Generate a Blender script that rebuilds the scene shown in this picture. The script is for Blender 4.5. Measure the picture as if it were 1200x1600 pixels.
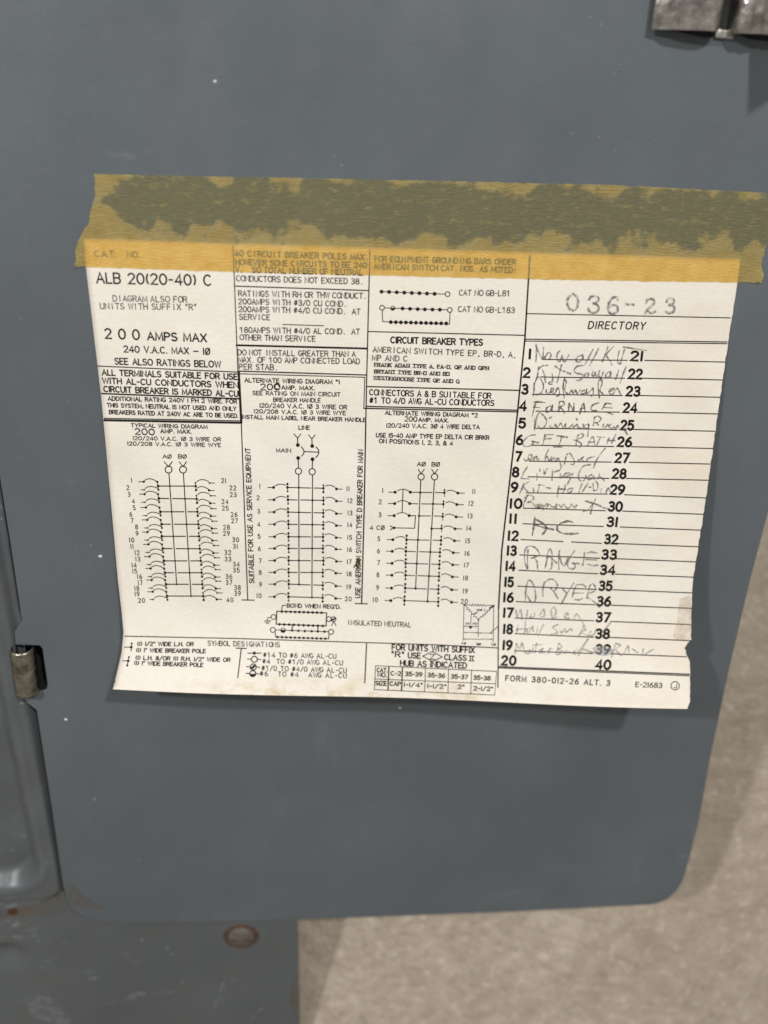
import bpy, bmesh, math, random
import numpy as np
from mathutils import Matrix, Vector
random.seed(7)
rng = np.random.default_rng(7)
scene = bpy.context.scene
for o in list(bpy.data.objects): bpy.data.objects.remove(o)

# ------------------------------------------------------------------ camera, world, lamps
# The door leaf defines a local frame (x right, y up the door, z off the door); the whole
# panel leans 21 degrees on a horizontal floor.  Camera looks almost straight down.
F = 1300.0; W0, H0 = 1200.0, 1600.0
VR = np.array([17000 - 600, 754 - 800, F]); VD = np.array([505 - 600, 3500 - 800, F])
r_ = VR / np.linalg.norm(VR); d_ = VD - r_ * VD.dot(r_); d_ /= np.linalg.norm(d_)
n_ = np.cross(r_, d_)
R_DC = np.stack([r_, -d_, -n_])                 # camera(cv) -> door frame
def ray(px, py):
    v = np.stack([np.asarray(px, float) - 600, np.asarray(py, float) - 800, np.full(np.shape(px), F)], -1)
    return v @ R_DC.T
def plane_unit(px, py, h=1.0):
    q = ray(px, py); return q * (h / -q[..., 2:3])
_a, _b = plane_unit(np.array([135., 1152.]), np.array([415., 443.]))
CAMH = 0.26 / np.linalg.norm(_a - _b)           # paper is 26 cm wide
CAM = np.array([0, 0, CAMH])
TILT = math.radians(21)
def plane(px, py, z=0.0):
    """point of the door frame at height z seen at photo position px, py"""
    q = ray(px, py); t = (z - CAMH) / q[..., 2:3] if q.ndim > 1 else (z - CAMH) / q[2]
    return CAM + q * t
_edge = plane(465., 1445.)
FLOOR_Z = None
RX = np.array([[1, 0, 0], [0, math.cos(TILT), -math.sin(TILT)], [0, math.sin(TILT), math.cos(TILT)]])
ORIG = np.array([0, 0, 0.055]) - RX @ _edge     # the cover edge hangs 5.5 cm over the floor there
def world(P): return np.asarray(P) @ RX.T + ORIG
def wdir(v): return RX @ np.asarray(v, float)

cam_d = bpy.data.cameras.new('camera'); cam = bpy.data.objects.new('camera', cam_d)
scene.collection.objects.link(cam); scene.camera = cam
Rw = RX @ R_DC                                    # cv camera -> world
m = Matrix.Identity(4)
for i in range(3):
    m[i][0] = Rw[i, 0]; m[i][1] = -Rw[i, 1]; m[i][2] = -Rw[i, 2]
    m[i][3] = world(CAM)[i]
cam.matrix_world = m
cam_d.sensor_fit = 'VERTICAL'; cam_d.sensor_height = 36; cam_d.sensor_width = 27
cam_d.lens = F / H0 * 36; cam_d.clip_start = 0.01; cam_d.clip_end = 50
cam_d.dof.use_dof = True; cam_d.dof.aperture_fstop = 4.8
cam_d.dof.focus_distance = float(np.linalg.norm(CAM - plane(620., 780.)) * 0.955)

wd = bpy.data.worlds.new('World'); scene.world = wd; wd.use_nodes = True
bg = wd.node_tree.nodes['Background']; bg.inputs[0].default_value = (1.0, 0.955, 0.90, 1); bg.inputs[1].default_value = 0.30

def lamp(name, dirn, dist, watt, size, col):
    l = bpy.data.lights.new(name, 'AREA'); l.shape = 'DISK'; l.size = size; l.energy = watt; l.color = col
    o = bpy.data.objects.new(name, l); scene.collection.objects.link(o)
    tgt = plane(620., 900.); v = np.array(dirn, float); v /= np.linalg.norm(v)
    p = world(tgt + v * dist); o.location = p
    o.rotation_euler = Vector(-wdir(v)).to_track_quat('-Z', 'Y').to_euler()
    return o
lamp('ceiling_lamp', (0.46, 1.25, 1.16), 1.7, 16.0, 0.085, (0.97, 0.985, 1.0))
lamp('ceiling_lamp', (-0.95, 0.95, 1.05), 1.4, 9.6, 0.07, (0.98, 0.99, 1.0))

scene.view_settings.view_transform = 'Standard'; scene.view_settings.look = 'None'
scene.view_settings.exposure = 0.0; scene.view_settings.gamma = 1.0; scene.view_settings.use_curve_mapping = False
scene.render.engine = 'CYCLES'; scene.cycles.transparent_max_bounces = 24

# ------------------------------------------------------------------ helpers
COL = scene.collection
def link(o, parent=None):
    COL.objects.link(o)
    if parent: o.parent = parent
    return o
def tag(o, label=None, cat=None, group=None, kind=None):
    if label: o['label'] = label
    if cat: o['category'] = cat
    if group: o['group'] = group
    if kind: o['kind'] = kind
    return o
def mesh_obj(name, V, Fc, mat, parent=None, smooth=False, uv=None, door=True):
    me = bpy.data.meshes.new(name)
    V = world(V) if door else np.asarray(V)
    me.from_pydata([tuple(map(float, v)) for v in V], [], Fc); me.update()
    if uv is not None:
        l = me.uv_layers.new(name='UVMap')
        idx = np.array([lp.vertex_index for lp in me.loops]); l.data.foreach_set('uv', np.asarray(uv)[idx].astype(np.float32).ravel())
    if smooth: me.polygons.foreach_set('use_smooth', [True] * len(me.polygons))
    me.materials.append(mat)
    return link(bpy.data.objects.new(name, me), parent)
def empty(name, P):
    o = bpy.data.objects.new(name, None); o.empty_display_size = 0.02
    return link(o)          # kept at the origin so that parts keep world coordinates

class G:                                        # tiny node-graph helper
    def __init__(s, name):
        s.m = bpy.data.materials.new(name); s.m.use_nodes = True
        s.t = s.m.node_tree; s.t.nodes.clear(); s.out = s.t.nodes.new('ShaderNodeOutputMaterial')
    def n(s, typ, **kw):
        nd = s.t.nodes.new(typ)
        for k, v in kw.items():
            if k.startswith('i_'):
                key = k[2:]; key = int(key) if key.isdigit() else key.replace('_', ' ')
                s.set(nd, key, v)
            else: setattr(nd, k, v)
        return nd
    def set(s, nd, key, v):
        if isinstance(v, bpy.types.NodeSocket): s.t.links.new(v, nd.inputs[key])
        else: nd.inputs[key].default_value = v
    def noise(s, vec, scale, detail=4, rough=0.55, dist=0.0):
        return s.n('ShaderNodeTexNoise', i_Vector=vec, i_Scale=scale, i_Detail=detail, i_Roughness=rough, i_Distortion=dist).outputs['Fac']
    def ramp(s, fac, a, b, lo=0.0, hi=1.0):
        return s.n('ShaderNodeMapRange', clamp=True, i_0=fac, i_1=a, i_2=b, i_3=lo, i_4=hi).outputs[0]
    def math(s, op, a, b=0.0, c=0.0):
        nd = s.n('ShaderNodeMath', operation=op); s.set(nd, 0, a); s.set(nd, 1, b); s.set(nd, 2, c); return nd.outputs[0]
    def mix(s, f, a, b, blend='MIX'):
        nd = s.n('ShaderNodeMix', data_type='RGBA', blend_type=blend)
        s.set(nd, 0, f)
        for k, v in ((6, a), (7, b)):
            s.set(nd, k, v if isinstance(v, bpy.types.NodeSocket) else (*v, 1))
        return nd.outputs[2]
    def bump(s, h, strength, dist):
        return s.n('ShaderNodeBump', i_Height=h, i_Strength=strength, i_Distance=dist).outputs[0]
    def coord(s, which='Object'): return s.n('ShaderNodeTexCoord').outputs[which]
    def bsdf(s, **kw):
        b = s.n('ShaderNodeBsdfPrincipled', **kw); s.t.links.new(b.outputs[0], s.out.inputs[0]); return b
def scaled(g, vec, sc):
    mp = g.n('ShaderNodeMapping', i_Vector=vec); mp.inputs['Scale'].default_value = sc; return mp.outputs[0]

# ------------------------------------------------------------------ materials
def paint_mat(name, base, worn=0.0):
    g = G(name); c = g.coord()
    big = g.noise(c, 9, 4); mid = g.noise(c, 60, 5)
    col = g.mix(g.ramp(big, .3, .7), tuple(x * .90 for x in base), tuple(x * 1.10 for x in base))
    col = g.mix(g.ramp(mid, .45, .75, 0, .25), col, tuple(x * .85 + .012 for x in base))
    sm = g.noise(scaled(g, c, (1, .55, 1)), 26, 6, .62, .6)
    col = g.mix(g.ramp(sm, .50, .74, 0, .32), col, (.150, .152, .146))
    col = g.mix(g.ramp(g.noise(c, 5.5, 3, .5), .52, .72, 0, .35), col, tuple(x * .74 for x in base))
    wipe = g.noise(scaled(g, c, (120, 14, 60)), 1.0, 5, .7)
    col = g.mix(g.math('MULTIPLY', g.ramp(wipe, .55, .75), g.ramp(g.noise(c, 9, 2), .5, .65, 0, .28)), col, (.19, .19, .18))
    # dust and pin-prick chips
    v = g.n('ShaderNodeTexVoronoi', i_Vector=c, i_Scale=110.0)
    sp = g.math('MULTIPLY', g.ramp(v.outputs['Distance'], .035, .075, 1, 0), g.ramp(g.noise(c, 17, 2), .54, .62))
    col = g.mix(g.math('MULTIPLY', sp, .22), col, (.36, .36, .34))
    # scuffs
    sc = g.noise(scaled(g, c, (26, 90, 60)), 3.0, 6, .7)
    scm = g.math('MULTIPLY', g.ramp(sc, .60, .74), g.ramp(g.noise(c, 14, 3), .55, .68))
    col = g.mix(g.math('MULTIPLY', scm, .16 + .5 * worn), col, (.40, .40, .38))
    rgh = g.ramp(g.noise(c, 35, 6, .65), .3, .7, .32, .52)
    bmp = g.bump(g.noise(c, 700, 2), .16, .0005)
    bmp2 = g.n('ShaderNodeBump', i_Height=g.noise(c, 14, 2), i_Strength=.20, i_Distance=.004, i_Normal=bmp).outputs[0]
    g.bsdf(i_Base_Color=col, i_Roughness=rgh, i_Normal=bmp2, i_IOR=1.45); return g.m
M_DOOR = paint_mat('grey_door_enamel', (.104, .117, .125))
def cover_mat():
    g = G('grey_cover_enamel'); c = g.coord(); base = (.098, .107, .108)
    col = g.mix(g.ramp(g.noise(c, 12, 4), .3, .7), tuple(x * .85 for x in base), tuple(x * 1.12 for x in base))
    dirt = g.ramp(g.noise(c, 45, 7, .7), .50, .72)
    col = g.mix(g.math('MULTIPLY', dirt, .45), col, (.10, .088, .068))
    sc = g.noise(scaled(g, c, (30, 70, 60)), 3.0, 6, .7)
    scm = g.math('MULTIPLY', g.ramp(sc, .56, .70), g.ramp(g.noise(c, 16, 3), .52, .64))
    col = g.mix(g.math('MULTIPLY', scm, .55), col, (.36, .36, .34))
    v = g.n('ShaderNodeTexVoronoi', i_Vector=c, i_Scale=110.0)
    sp = g.math('MULTIPLY', g.ramp(v.outputs['Distance'], .05, .12, 1, 0), g.ramp(g.noise(c, 22, 2), .5, .6))
    col = g.mix(g.math('MULTIPLY', sp, .5), col, (.42, .42, .40))
    g.bsdf(i_Base_Color=col, i_Roughness=g.ramp(g.noise(c, 40, 6), .3, .7, .20, .42),
           i_Normal=g.bump(g.noise(c, 60, 4), .22, .002), i_IOR=1.45); return g.m
M_COVER = cover_mat()
def simple(name, col, rough=.6, metal=0.0, nscale=80, var=.3, col2=None):
    g = G(name); c = g.coord(); f = g.ramp(g.noise(c, nscale, 6, .65), .3, .7)
    cc = g.mix(f, tuple(x * (1 - var) for x in col), col2 or tuple(min(1, x * (1 + var)) for x in col))
    g.bsdf(i_Base_Color=cc, i_Roughness=g.ramp(g.noise(c, nscale * 1.7, 5), .3, .7, rough * .8, rough * 1.2), i_Metallic=metal,
           i_Normal=g.bump(g.noise(c, nscale * 3, 4), .15, .0006)); return g.m
def steel_mat(name, dark, light, rough):
    g = G(name); c = g.coord()
    col = g.mix(g.ramp(g.noise(c, 160, 5, .65), .36, .66), dark, light)
    col = g.mix(g.ramp(g.noise(scaled(g, c, (900, 120, 300)), 1.0, 4, .7), .55, .75, 0, .5), col, tuple(x * .45 for x in dark))
    b1 = g.bump(g.noise(c, 110, 3), .55, .0022)
    b2 = g.n('ShaderNodeBump', i_Height=g.noise(c, 900, 3), i_Strength=.25, i_Distance=.0004, i_Normal=b1).outputs[0]
    g.bsdf(i_Base_Color=col, i_Metallic=1.0, i_Roughness=g.ramp(g.noise(c, 260, 5), .3, .7, rough * .75, rough * 1.35), i_Normal=b2); return g.m
M_STEEL = steel_mat('dull_zinc_steel', (.30, .28, .25), (.70, .66, .60), .30)
M_KNUCK = steel_mat('dirty_zinc_steel', (.16, .145, .11), (.50, .46, .36), .32)
M_DARK = simple('painted_slot_shade', (.012, .012, .012), .8, 0, 80, .3)  # near-black base: shade of the hinge slot and latch gap put into colour
M_RUST = simple('rusty_screw_steel', (.13, .095, .07), .75, .1, 260, .4, (.17, .15, .125))
M_RUSTC = simple('rust_ring', (.080, .042, .021), .85, 0, 300, .6)
M_CHIP = simple('white_paint_chip', (.72, .71, .68), .7, 0, 300, .15)

def paper_mat():
    g = G('aged_label_paper'); c = g.coord('UV')
    base = (.800, .735, .640)
    col = g.mix(g.ramp(g.noise(c, 3.2, 3), .35, .68), base, (.775, .700, .585))
    col = g.mix(g.ramp(g.noise(scaled(g, c, (90, 150, 1)), 1.0, 3, .6), .42, .70, 0, .40), col, (.86, .82, .75))
    col = g.mix(g.ramp(g.noise(c, 42, 5, .7), .60, .82, 0, .55), col, (.66, .58, .46))
    # foxing along the lower edge and handling dirt on the right
    sx = g.n('ShaderNodeSeparateXYZ', i_0=c)
    low = g.math('MULTIPLY', g.math('MULTIPLY', g.ramp(sx.outputs[1], .06, .004), g.ramp(g.math('ABSOLUTE', g.math('SUBTRACT', sx.outputs[0], .42)), .16, .34, 1, .15)), g.ramp(g.noise(c, 30, 6, .7), .46, .64))
    col = g.mix(g.math('MULTIPLY', low, .70), col, (.55, .39, .17))
    rt = g.math('MULTIPLY', g.ramp(sx.outputs[0], .72, 1.0), g.ramp(g.noise(c, 5, 5, .6), .42, .66))
    col = g.mix(g.math('MULTIPLY', rt, .50), col, (.68, .55, .38))
    h = g.math('ADD', g.noise(scaled(g, c, (260, 200, 1)), 1.0, 4, .6), g.math('MULTIPLY', g.noise(c, 14, 3), 2.0))
    g.bsdf(i_Base_Color=col, i_Roughness=.82, i_Normal=g.bump(h, .13, .0010), i_Specular_IOR_Level=.25); return g.m
M_PAPER = paper_mat()
def ink_mat(name, col, alpha_lo, alpha_hi, nscale=900, lo=.35, hi=.6):
    g = G(name); c = g.coord()
    d = g.n('ShaderNodeBsdfDiffuse', i_Color=(*col, 1)); t = g.n('ShaderNodeBsdfTransparent')
    f = g.ramp(g.noise(c, nscale, 3, .6), lo, hi, alpha_lo, alpha_hi)
    mx = g.n('ShaderNodeMixShader', i_0=f, i_1=t.outputs[0], i_2=d.outputs[0]); g.t.links.new(mx.outputs[0], g.out.inputs[0]); return g.m
M_INK = ink_mat('black_print_ink', (.018, .016, .014), .78, 1.0, 1300, .32, .52)
M_INKM = ink_mat('worn_print_ink', (.022, .02, .018), .58, .98, 1100, .34, .56)
M_INKG = ink_mat('thin_grey_print_ink', (.05, .047, .043), .46, .90, 1000, .34, .60)
M_PENCIL = ink_mat('pencil_graphite', (.15, .145, .14), .28, .70, 1300)
M_PENCIL_D = ink_mat('dark_pencil_graphite', (.11, .105, .105), .38, .82, 1300)
M_PENCIL_L = ink_mat('faint_pencil_graphite', (.24, .235, .235), .18, .55, 1300)
M_STAMP = ink_mat('violet_grey_stamp_ink', (.20, .19, .195), .08, .62, 700, .38, .66)
M_BURN = ink_mat('brown_burn_stain', (.075, .035, .015), .35, 1.0, 700)
M_SMUDGE = ink_mat('grey_eraser_smudge', (.40, .40, .41), .10, .55, 700)
M_DUST = ink_mat('grey_dust', (.40, .40, .39), .15, .60, 2200)
M_RSTAIN = ink_mat('tan_rust_stain', (.20, .145, .10), .0, .55, 110, .30, .70)
M_RDARK = ink_mat('dark_rust_stain', (.10, .04, .015), .2, .95, 500)
M_SCUFF = ink_mat('pale_scuff', (.42, .42, .41), .0, .42, 300, .42, .70)
M_FSCUFF = ink_mat('faint_scuff', (.38, .38, .37), .0, .34, 900, .50, .70)
M_REMNANT = ink_mat('brown_adhesive_stain', (.45, .34, .22), .06, .26, 200)

def tape_mat():
    g = G('old_masking_tape'); c = g.coord('UV'); sx = g.n('ShaderNodeSeparateXYZ', i_0=c)
    u, v = sx.outputs[0], sx.outputs[1]           # u metres along, v metres up from the lower edge
    # loosened band: the tape has turned clear there and the door shows through
    edge = g.math('ADD', g.math('MULTIPLY', g.math('SUBTRACT', g.noise(c, 85, 2, .5), .5), .026),
                  g.math('MULTIPLY', g.math('SUBTRACT', g.noise(c, 420, 4, .6), .5), .006))
    dv = g.math('ABSOLUTE', g.math('SUBTRACT', g.math('ADD', v, edge), g.math('ADD', .0240, g.math('MULTIPLY', u, -.0014))))
    ends = g.math('POWER', g.ramp(u, .012, .027), .5)
    half = g.math('MULTIPLY', ends, .0098)
    halo = g.ramp(g.math('SUBTRACT', half, dv), -.0065, -.0004)
    band = g.ramp(g.math('SUBTRACT', half, dv), -.0012, .0012)
    holes = g.ramp(g.noise(scaled(g, c, (210, 420, 1)), 1.0, 6, .7), .54, .70, 1, .25)
    band = g.math('MULTIPLY', band, holes)
    blot = g.ramp(g.noise(c, 130, 5, .65), .35, .68)
    crepe = g.noise(scaled(g, c, (300, 1500, 1)), 1.0, 4, .65)
    tint = g.mix(blot, (.92, .69, .26), (.97, .78, .36))
    body = g.mix(blot, (.74, .53, .155), (.90, .68, .26))
    body = g.mix(g.ramp(g.noise(scaled(g, c, (240, 900, 1)), 1.0, 5, .7), .50, .74, 0, .28), body, (.42, .30, .09))
    body = g.mix(g.math('MULTIPLY', halo, g.ramp(g.noise(c, 160, 4), .35, .65, .1, .6)), body, (.74, .65, .38))
    tint = g.mix(band, tint, (.92, .87, .66)); body = g.mix(band, body, (.315, .28, .145))
    body = g.mix(g.math('MULTIPLY', g.ramp(crepe, .40, .70, 0, .45), g.math('SUBTRACT', 1.0, g.math('MULTIPLY', band, .72))), body, (.74, .65, .36))
    tr = g.n('ShaderNodeBsdfTransparent', i_Color=tint)
    pb = g.n('ShaderNodeBsdfPrincipled', i_Base_Color=body, i_Roughness=.45, i_Specular_IOR_Level=.4, i_Normal=g.bump(crepe, .9, .0008))
    f = g.mix(band, (.36, .36, .36), (.34, .34, .34))
    mx = g.n('ShaderNodeMixShader', i_0=f, i_1=tr.outputs[0], i_2=pb.outputs[0]); g.t.links.new(mx.outputs[0], g.out.inputs[0]); return g.m
M_TAPE = tape_mat()

def floor_mat():
    g = G('worn_beige_concrete'); c = g.coord()
    col = g.mix(g.ramp(g.noise(c, 8, 5, .6), .3, .7), (.45, .365, .275), (.60, .505, .395))
    col = g.mix(g.ramp(g.noise(c, 48, 6, .7), .36, .68, 0, .62), col, (.36, .285, .21))
    col = g.mix(g.ramp(g.noise(c, 120, 6, .75), .52, .70, 0, .75), col, (.74, .65, .53))
    col = g.mix(g.ramp(g.noise(c, 300, 4, .7), .54, .70, 0, .45), col, (.27, .21, .155))
    col = g.mix(g.ramp(g.noise(c, 26, 3), .67, .75, 0, .8), col, (.17, .13, .095))
    h = g.math('ADD', g.noise(c, 90, 6, .7), g.math('MULTIPLY', g.noise(c, 22, 4), 1.6))
    g.bsdf(i_Base_Color=col, i_Roughness=.9, i_Normal=g.bump(h, .85, .006)); return g.m
M_FLOOR = floor_mat()

# ------------------------------------------------------------------ setting: floor
S = 3.0; N = 2
mesh_floor = mesh_obj('floor', np.array([[-S, -S, 0], [S, -S, 0], [S, S, 0], [-S, S, 0]]), [(0, 1, 2, 3)], M_FLOOR, door=False)
tag(mesh_floor, kind='structure')

# ------------------------------------------------------------------ breaker panel: cover, door, hinge, latch
panel = empty('breaker_panel', None)
tag(panel, 'grey steel breaker panel with its door swung open, leaning over a beige floor', 'breaker panel')

def smooth_poly(pts, k):
    return pts
def arc_pts(c, r, a0, a1, n):
    return [(c[0] + r * math.cos(math.radians(a0 + (a1 - a0) * i / n)), c[1] + r * math.sin(math.radians(a0 + (a1 - a0) * i / n))) for i in range(n + 1)]
# door outline in photo positions on the door plane (clockwise from the top left)
outline = [(-60, 300), (-30, -140), (1460, -110), (1300, 400), (1200, 803), (1172, 909), (1139, 1049), (1110, 1185), (1092, 1285)]
outline += [(1078, 1340), (1072, 1362), (1066, 1379), (1057, 1393), (1046, 1403), (1034, 1410), (1018, 1414)]
outline += [(800, 1425), (560, 1434), (300, 1441), (165, 1441), (142, 1437), (126, 1431), (112, 1420), (104, 1405), (98, 1383),
            (80, 1260), (57, 1110), (41, 1098), (36, 1086), (72, 1078), (74, 1070), (66, 1014), (62, 1009), (24, 1008), (22.5, 988), (34, 971), (16, 850), (0, 750)]
pl = plane(np.array([p[0] for p in outline], float), np.array([p[1] for p in outline], float))
def slab(name, pts, z0, z1, mat, parent, bevel=.0005):
    bm = bmesh.new()
    vs = [bm.verts.new(world(np.array([p[0], p[1], z1]))) for p in pts]
    f = bm.faces.new(vs); bm.normal_update()
    if f.normal.dot(Vector(wdir((0, 0, 1)))) < 0: f.normal_flip()
    ex = bmesh.ops.extrude_face_region(bm, geom=[f])
    dn = Vector(wdir((0, 0, z0 - z1)))
    for e in ex['geom']:
        if isinstance(e, bmesh.types.BMVert): e.co += dn
    bmesh.ops.recalc_face_normals(bm, faces=bm.faces)
    me = bpy.data.meshes.new(name); bm.to_mesh(me); bm.free(); me.materials.append(mat)
    o = link(bpy.data.objects.new(name, me), parent)
    if bevel:
        b = o.modifiers.new('edge', 'BEVEL'); b.width = bevel; b.segments = 2; b.limit_method = 'ANGLE'; b.angle_limit = math.radians(60)
    return o
door = slab('door', pl[:, :2], -.0016, 0, M_DOOR, panel)

# slot behind the hinge knuckle: a shallow open box, its shade painted near-black
def box_open(name, P, depth, mat, parent):
    n = len(P); top = np.c_[P, np.full(n, -.0008)]; bot = np.c_[P, np.full(n, -depth)]
    return mesh_obj(name, np.vstack([top, bot]), [tuple(range(n, 2 * n))] + [(i, (i + 1) % n, n + (i + 1) % n, n + i) for i in range(n)], mat, parent)
sp = plane(np.array([23., 62, 66, 74, 72, 36]), np.array([1008., 1009, 1014, 1070, 1078, 1086]))[:, :2]
slot = box_open('hinge_slot', sp, .012, M_DARK, door)
# cover sheet: a height field that runs under the door
cx0 = plane(-260., 1000.)[0]; cx1 = plane(466., 1520.)[0]
cy0 = plane(300., 1740.)[1]; cy1 = plane(100., 200.)[1]
c1 = plane(40., 1300.); rad = .020
def sstep(a, b, x): t = np.clip((x - a) / (b - a), 0, 1); return t * t * (3 - 2 * t)
def sdf_rr(x, y, x1, y0, r):                     # rounded corner region x<x1, y>y0
    qx = x - (x1 - r); qy = (y0 + r) - y
    return np.minimum(np.maximum(qx, qy), 0) + np.hypot(np.maximum(qx, 0), np.maximum(qy, 0)) - r
EX = plane(46., 1330.)[0] ; EY = plane(40., 1385.)[1]
EX2 = plane(104., 1420.)[0]; EY2 = plane(50., 1412.)[1]
def cover_z(x, y):
    z = np.full_like(x, -.0042)
    d2 = sdf_rr(x, y, EX2 - .0006, EY2, .014)
    z += .0030 * sstep(.0022, -.0022, d2)           # step of the dead front
    d1 = sdf_rr(x, y, EX, EY, .016)
    z += -.0085 * sstep(.0045, -.0055, d1)          # pressed-in pan
    z += .0010 * np.exp(-((d1 - .006) / .0025) ** 2)                 # rolled lip round it
    ga, gb = plane(50., 1085.), plane(102., 1405.); gd = (gb - ga)[:2]; gl_ = np.linalg.norm(gd); gd = gd / gl_
    al = (x - ga[0]) * gd[0] + (y - ga[1]) * gd[1]; pe = (x - ga[0]) * -gd[1] + (y - ga[1]) * gd[0]
    z += -.0040 * np.exp(-(pe / .0017) ** 2) * sstep(-.02, .0, al) * sstep(gl_ + .004, gl_ - .004, al)
    ga, gb = plane(0., 750.), plane(34., 970.); gd = (gb - ga)[:2]; gl_ = np.linalg.norm(gd); gd = gd / gl_
    al = (x - ga[0]) * gd[0] + (y - ga[1]) * gd[1]; pe = (x - ga[0]) * -gd[1] + (y - ga[1]) * gd[0]
    z += -.0040 * np.exp(-(pe / .0015) ** 2) * sstep(-.05, -.04, al) * sstep(gl_ + .004, gl_ - .004, al)
    dd = np.hypot(x - plane(6., 1505.)[0], (y - plane(6., 1505.)[1]) * 1.2)
    z += -.0055 * np.exp(-(dd / .011) ** 2)
    z += .0007 * np.sin(x * 190 + 1.2) * np.sin(y * 150) * sstep(.002, -.01, d2)
    return z
nx, ny = 330, 420
gx = np.linspace(cx0, cx1, nx); gy = np.linspace(cy0, cy1, ny)
GX, GY = np.meshgrid(gx, gy); Z = cover_z(GX, GY)
V = np.stack([GX, GY, Z], -1).reshape(-1, 3)
Fc = [(j * nx + i, j * nx + i + 1, (j + 1) * nx + i + 1, (j + 1) * nx + i) for j in range(ny - 1) for i in range(nx - 1)]
sx0, sx1 = sp[:, 0].min() - .0004, sp[:, 0].max() + .0004; sy0, sy1 = sp[:, 1].min() - .0004, sp[:, 1].max() + .0004
def _in(f):
    c = V[list(f)].mean(0); return sx0 + .004 < c[0] < sx1 and sy0 < c[1] < sy1
Fc = [f for f in Fc if not _in(f)]
# folded skirt along the right edge
base = len(V); sk = np.stack([np.full(ny, cx1), gy, np.full(ny, -.0042 - .011)], -1)
V = np.vstack([V, sk]); Fc += [(j * nx + nx - 1, base + j, base + j + 1, (j + 1) * nx + nx - 1) for j in range(ny - 1)]
cover = mesh_obj('cover_plate', V, Fc, M_COVER, panel, smooth=True)

# knuckle: sheet rolled round the pin
def rolled(name, c_px, y_px, r, wid_px, a0, a1, zc, thick, mat, parent, n=20):
    top = plane(float(c_px[0]), float(y_px[0])); bot = plane(float(c_px[1]), float(y_px[1]))
    ax = bot - top; L = np.linalg.norm(ax); ax /= L; sx = np.array([-ax[1], ax[0], 0]); 
    if sx[0] < 0: sx = -sx
    vs = []; 
    for t, rr_ in ((0, .93), (.04, 1), (.96, 1), (1, .95)):
        for k in range(n + 1):
            a = math.radians(a0 + (a1 - a0) * k / n)
            vs.append(top + ax * L * t + sx * wid_px * math.cos(a) * rr_ + np.array([0, 0, zc + r * math.sin(a) * rr_]))
    w = n + 1; fc = [(j * w + k, j * w + k + 1, (j + 1) * w + k + 1, (j + 1) * w + k) for j in range(3) for k in range(n)]
    o = mesh_obj(name, np.array(vs), fc, mat, parent, smooth=True)
    s = o.modifiers.new('sheet', 'SOLIDIFY'); s.thickness = thick; s.offset = 0
    return o
kn = rolled('hinge_knuckle', (35, 44), (1011, 1079), .0052, .0050, -15, 185, .0004, .0011, M_KNUCK, panel)
tag(kn, 'dirty zinc hinge knuckle in its black slot')

# screw in the lower flange
scp = plane(377., 1463., -.0042)
def lathe(name, c, prof, mat, parent, n=28, sq=1.0):
    vs, fc = [], []
    for (r, z) in prof:
        for k in range(n):
            a = 2 * math.pi * k / n; vs.append((c[0] + r * math.cos(a), c[1] + r * sq * math.sin(a), z))
    for j in range(len(prof) - 1):
        for k in range(n): fc.append((j * n + k, j * n + (k + 1) % n, (j + 1) * n + (k + 1) % n, (j + 1) * n + k))
    fc.append(tuple(range((len(prof) - 1) * n, len(prof) * n)))
    return mesh_obj(name, np.array(vs), fc, mat, parent, smooth=False)
z0 = -.0042
ring = lathe('rust_ring', scp, [(.0106, z0 + .00008), (.0098, z0 + .0004), (.0086, z0 + .0006), (.0076, z0 + .0001)], M_RUSTC, cover, sq=.96)
screw = lathe('screw', scp, [(.0078, z0 + .0002), (.0076, z0 + .0008), (.0066, z0 + .0015), (.0045, z0 + .0020), (.0020, z0 + .0022)], M_RUST, cover)
screw.data.polygons.foreach_set('use_smooth', [True] * len(screw.data.polygons))
sl = slab('screw_slot', [(scp[0] - .0058, scp[1] - .0016), (scp[0] + .0056, scp[1] - .0026), (scp[0] + .0058, scp[1] - .0015), (scp[0] - .0056, scp[1] - .0005)], z0 + .0010, z0 + .00222, M_RUSTC, screw, 0)
tag(screw, 'rusty round screw head in the lower flange')

# spring latch clips at the top right
def bent_plate(name, prof, y0, y1, thick, mat, parent, lift=0.0):
    """prof: list of (x, z) in door metres, swept from y0 to y1"""
    n = len(prof); vs = [(x, y0, z) for x, z in prof] + [(x, (y0 + y1) / 2, z + lift) for x, z in prof] + [(x, y1, z + lift * 2) for x, z in prof]
    fc = [(j * n + k, j * n + k + 1, (j + 1) * n + k + 1, (j + 1) * n + k) for j in range(2) for k in range(n - 1)]
    o = mesh_obj(name, np.array(vs), fc, mat, parent, smooth=True)
    s = o.modifiers.new('sheet', 'SOLIDIFY'); s.thickness = thick; s.offset = -1
    b = o.modifiers.new('round', 'BEVEL'); b.width = .0003; b.segments = 2
    return o
def pX(x, y, z): return plane(float(x), float(y), z)[0]
def pY(x, y, z): return plane(float(x), float(y), z)[1]
latch = empty('latch_clip', None); latch.parent = panel
za = .0055
xa, xb = pX(1019, 46, .004), pX(1122, 48, za)
prof = [(xa, .0030), (xa + .004, .0038)] + [(xa + (xb - xa) * t, .0038 + .0030 * math.sin(t * 1.9)) for t in (.3, .45, .6, .75, .88)] + [(xb - .0006, .0058), (xb + .0006, .0045), (xb + .001, .0025), (xb + .001, .0006)]
bent_plate('spring_leaf', prof, pY(1060, 47, .005), pY(1060, -80, .005), .0010, M_STEEL, latch, .0004)
xc = pX(1150, 52, .006)
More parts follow.
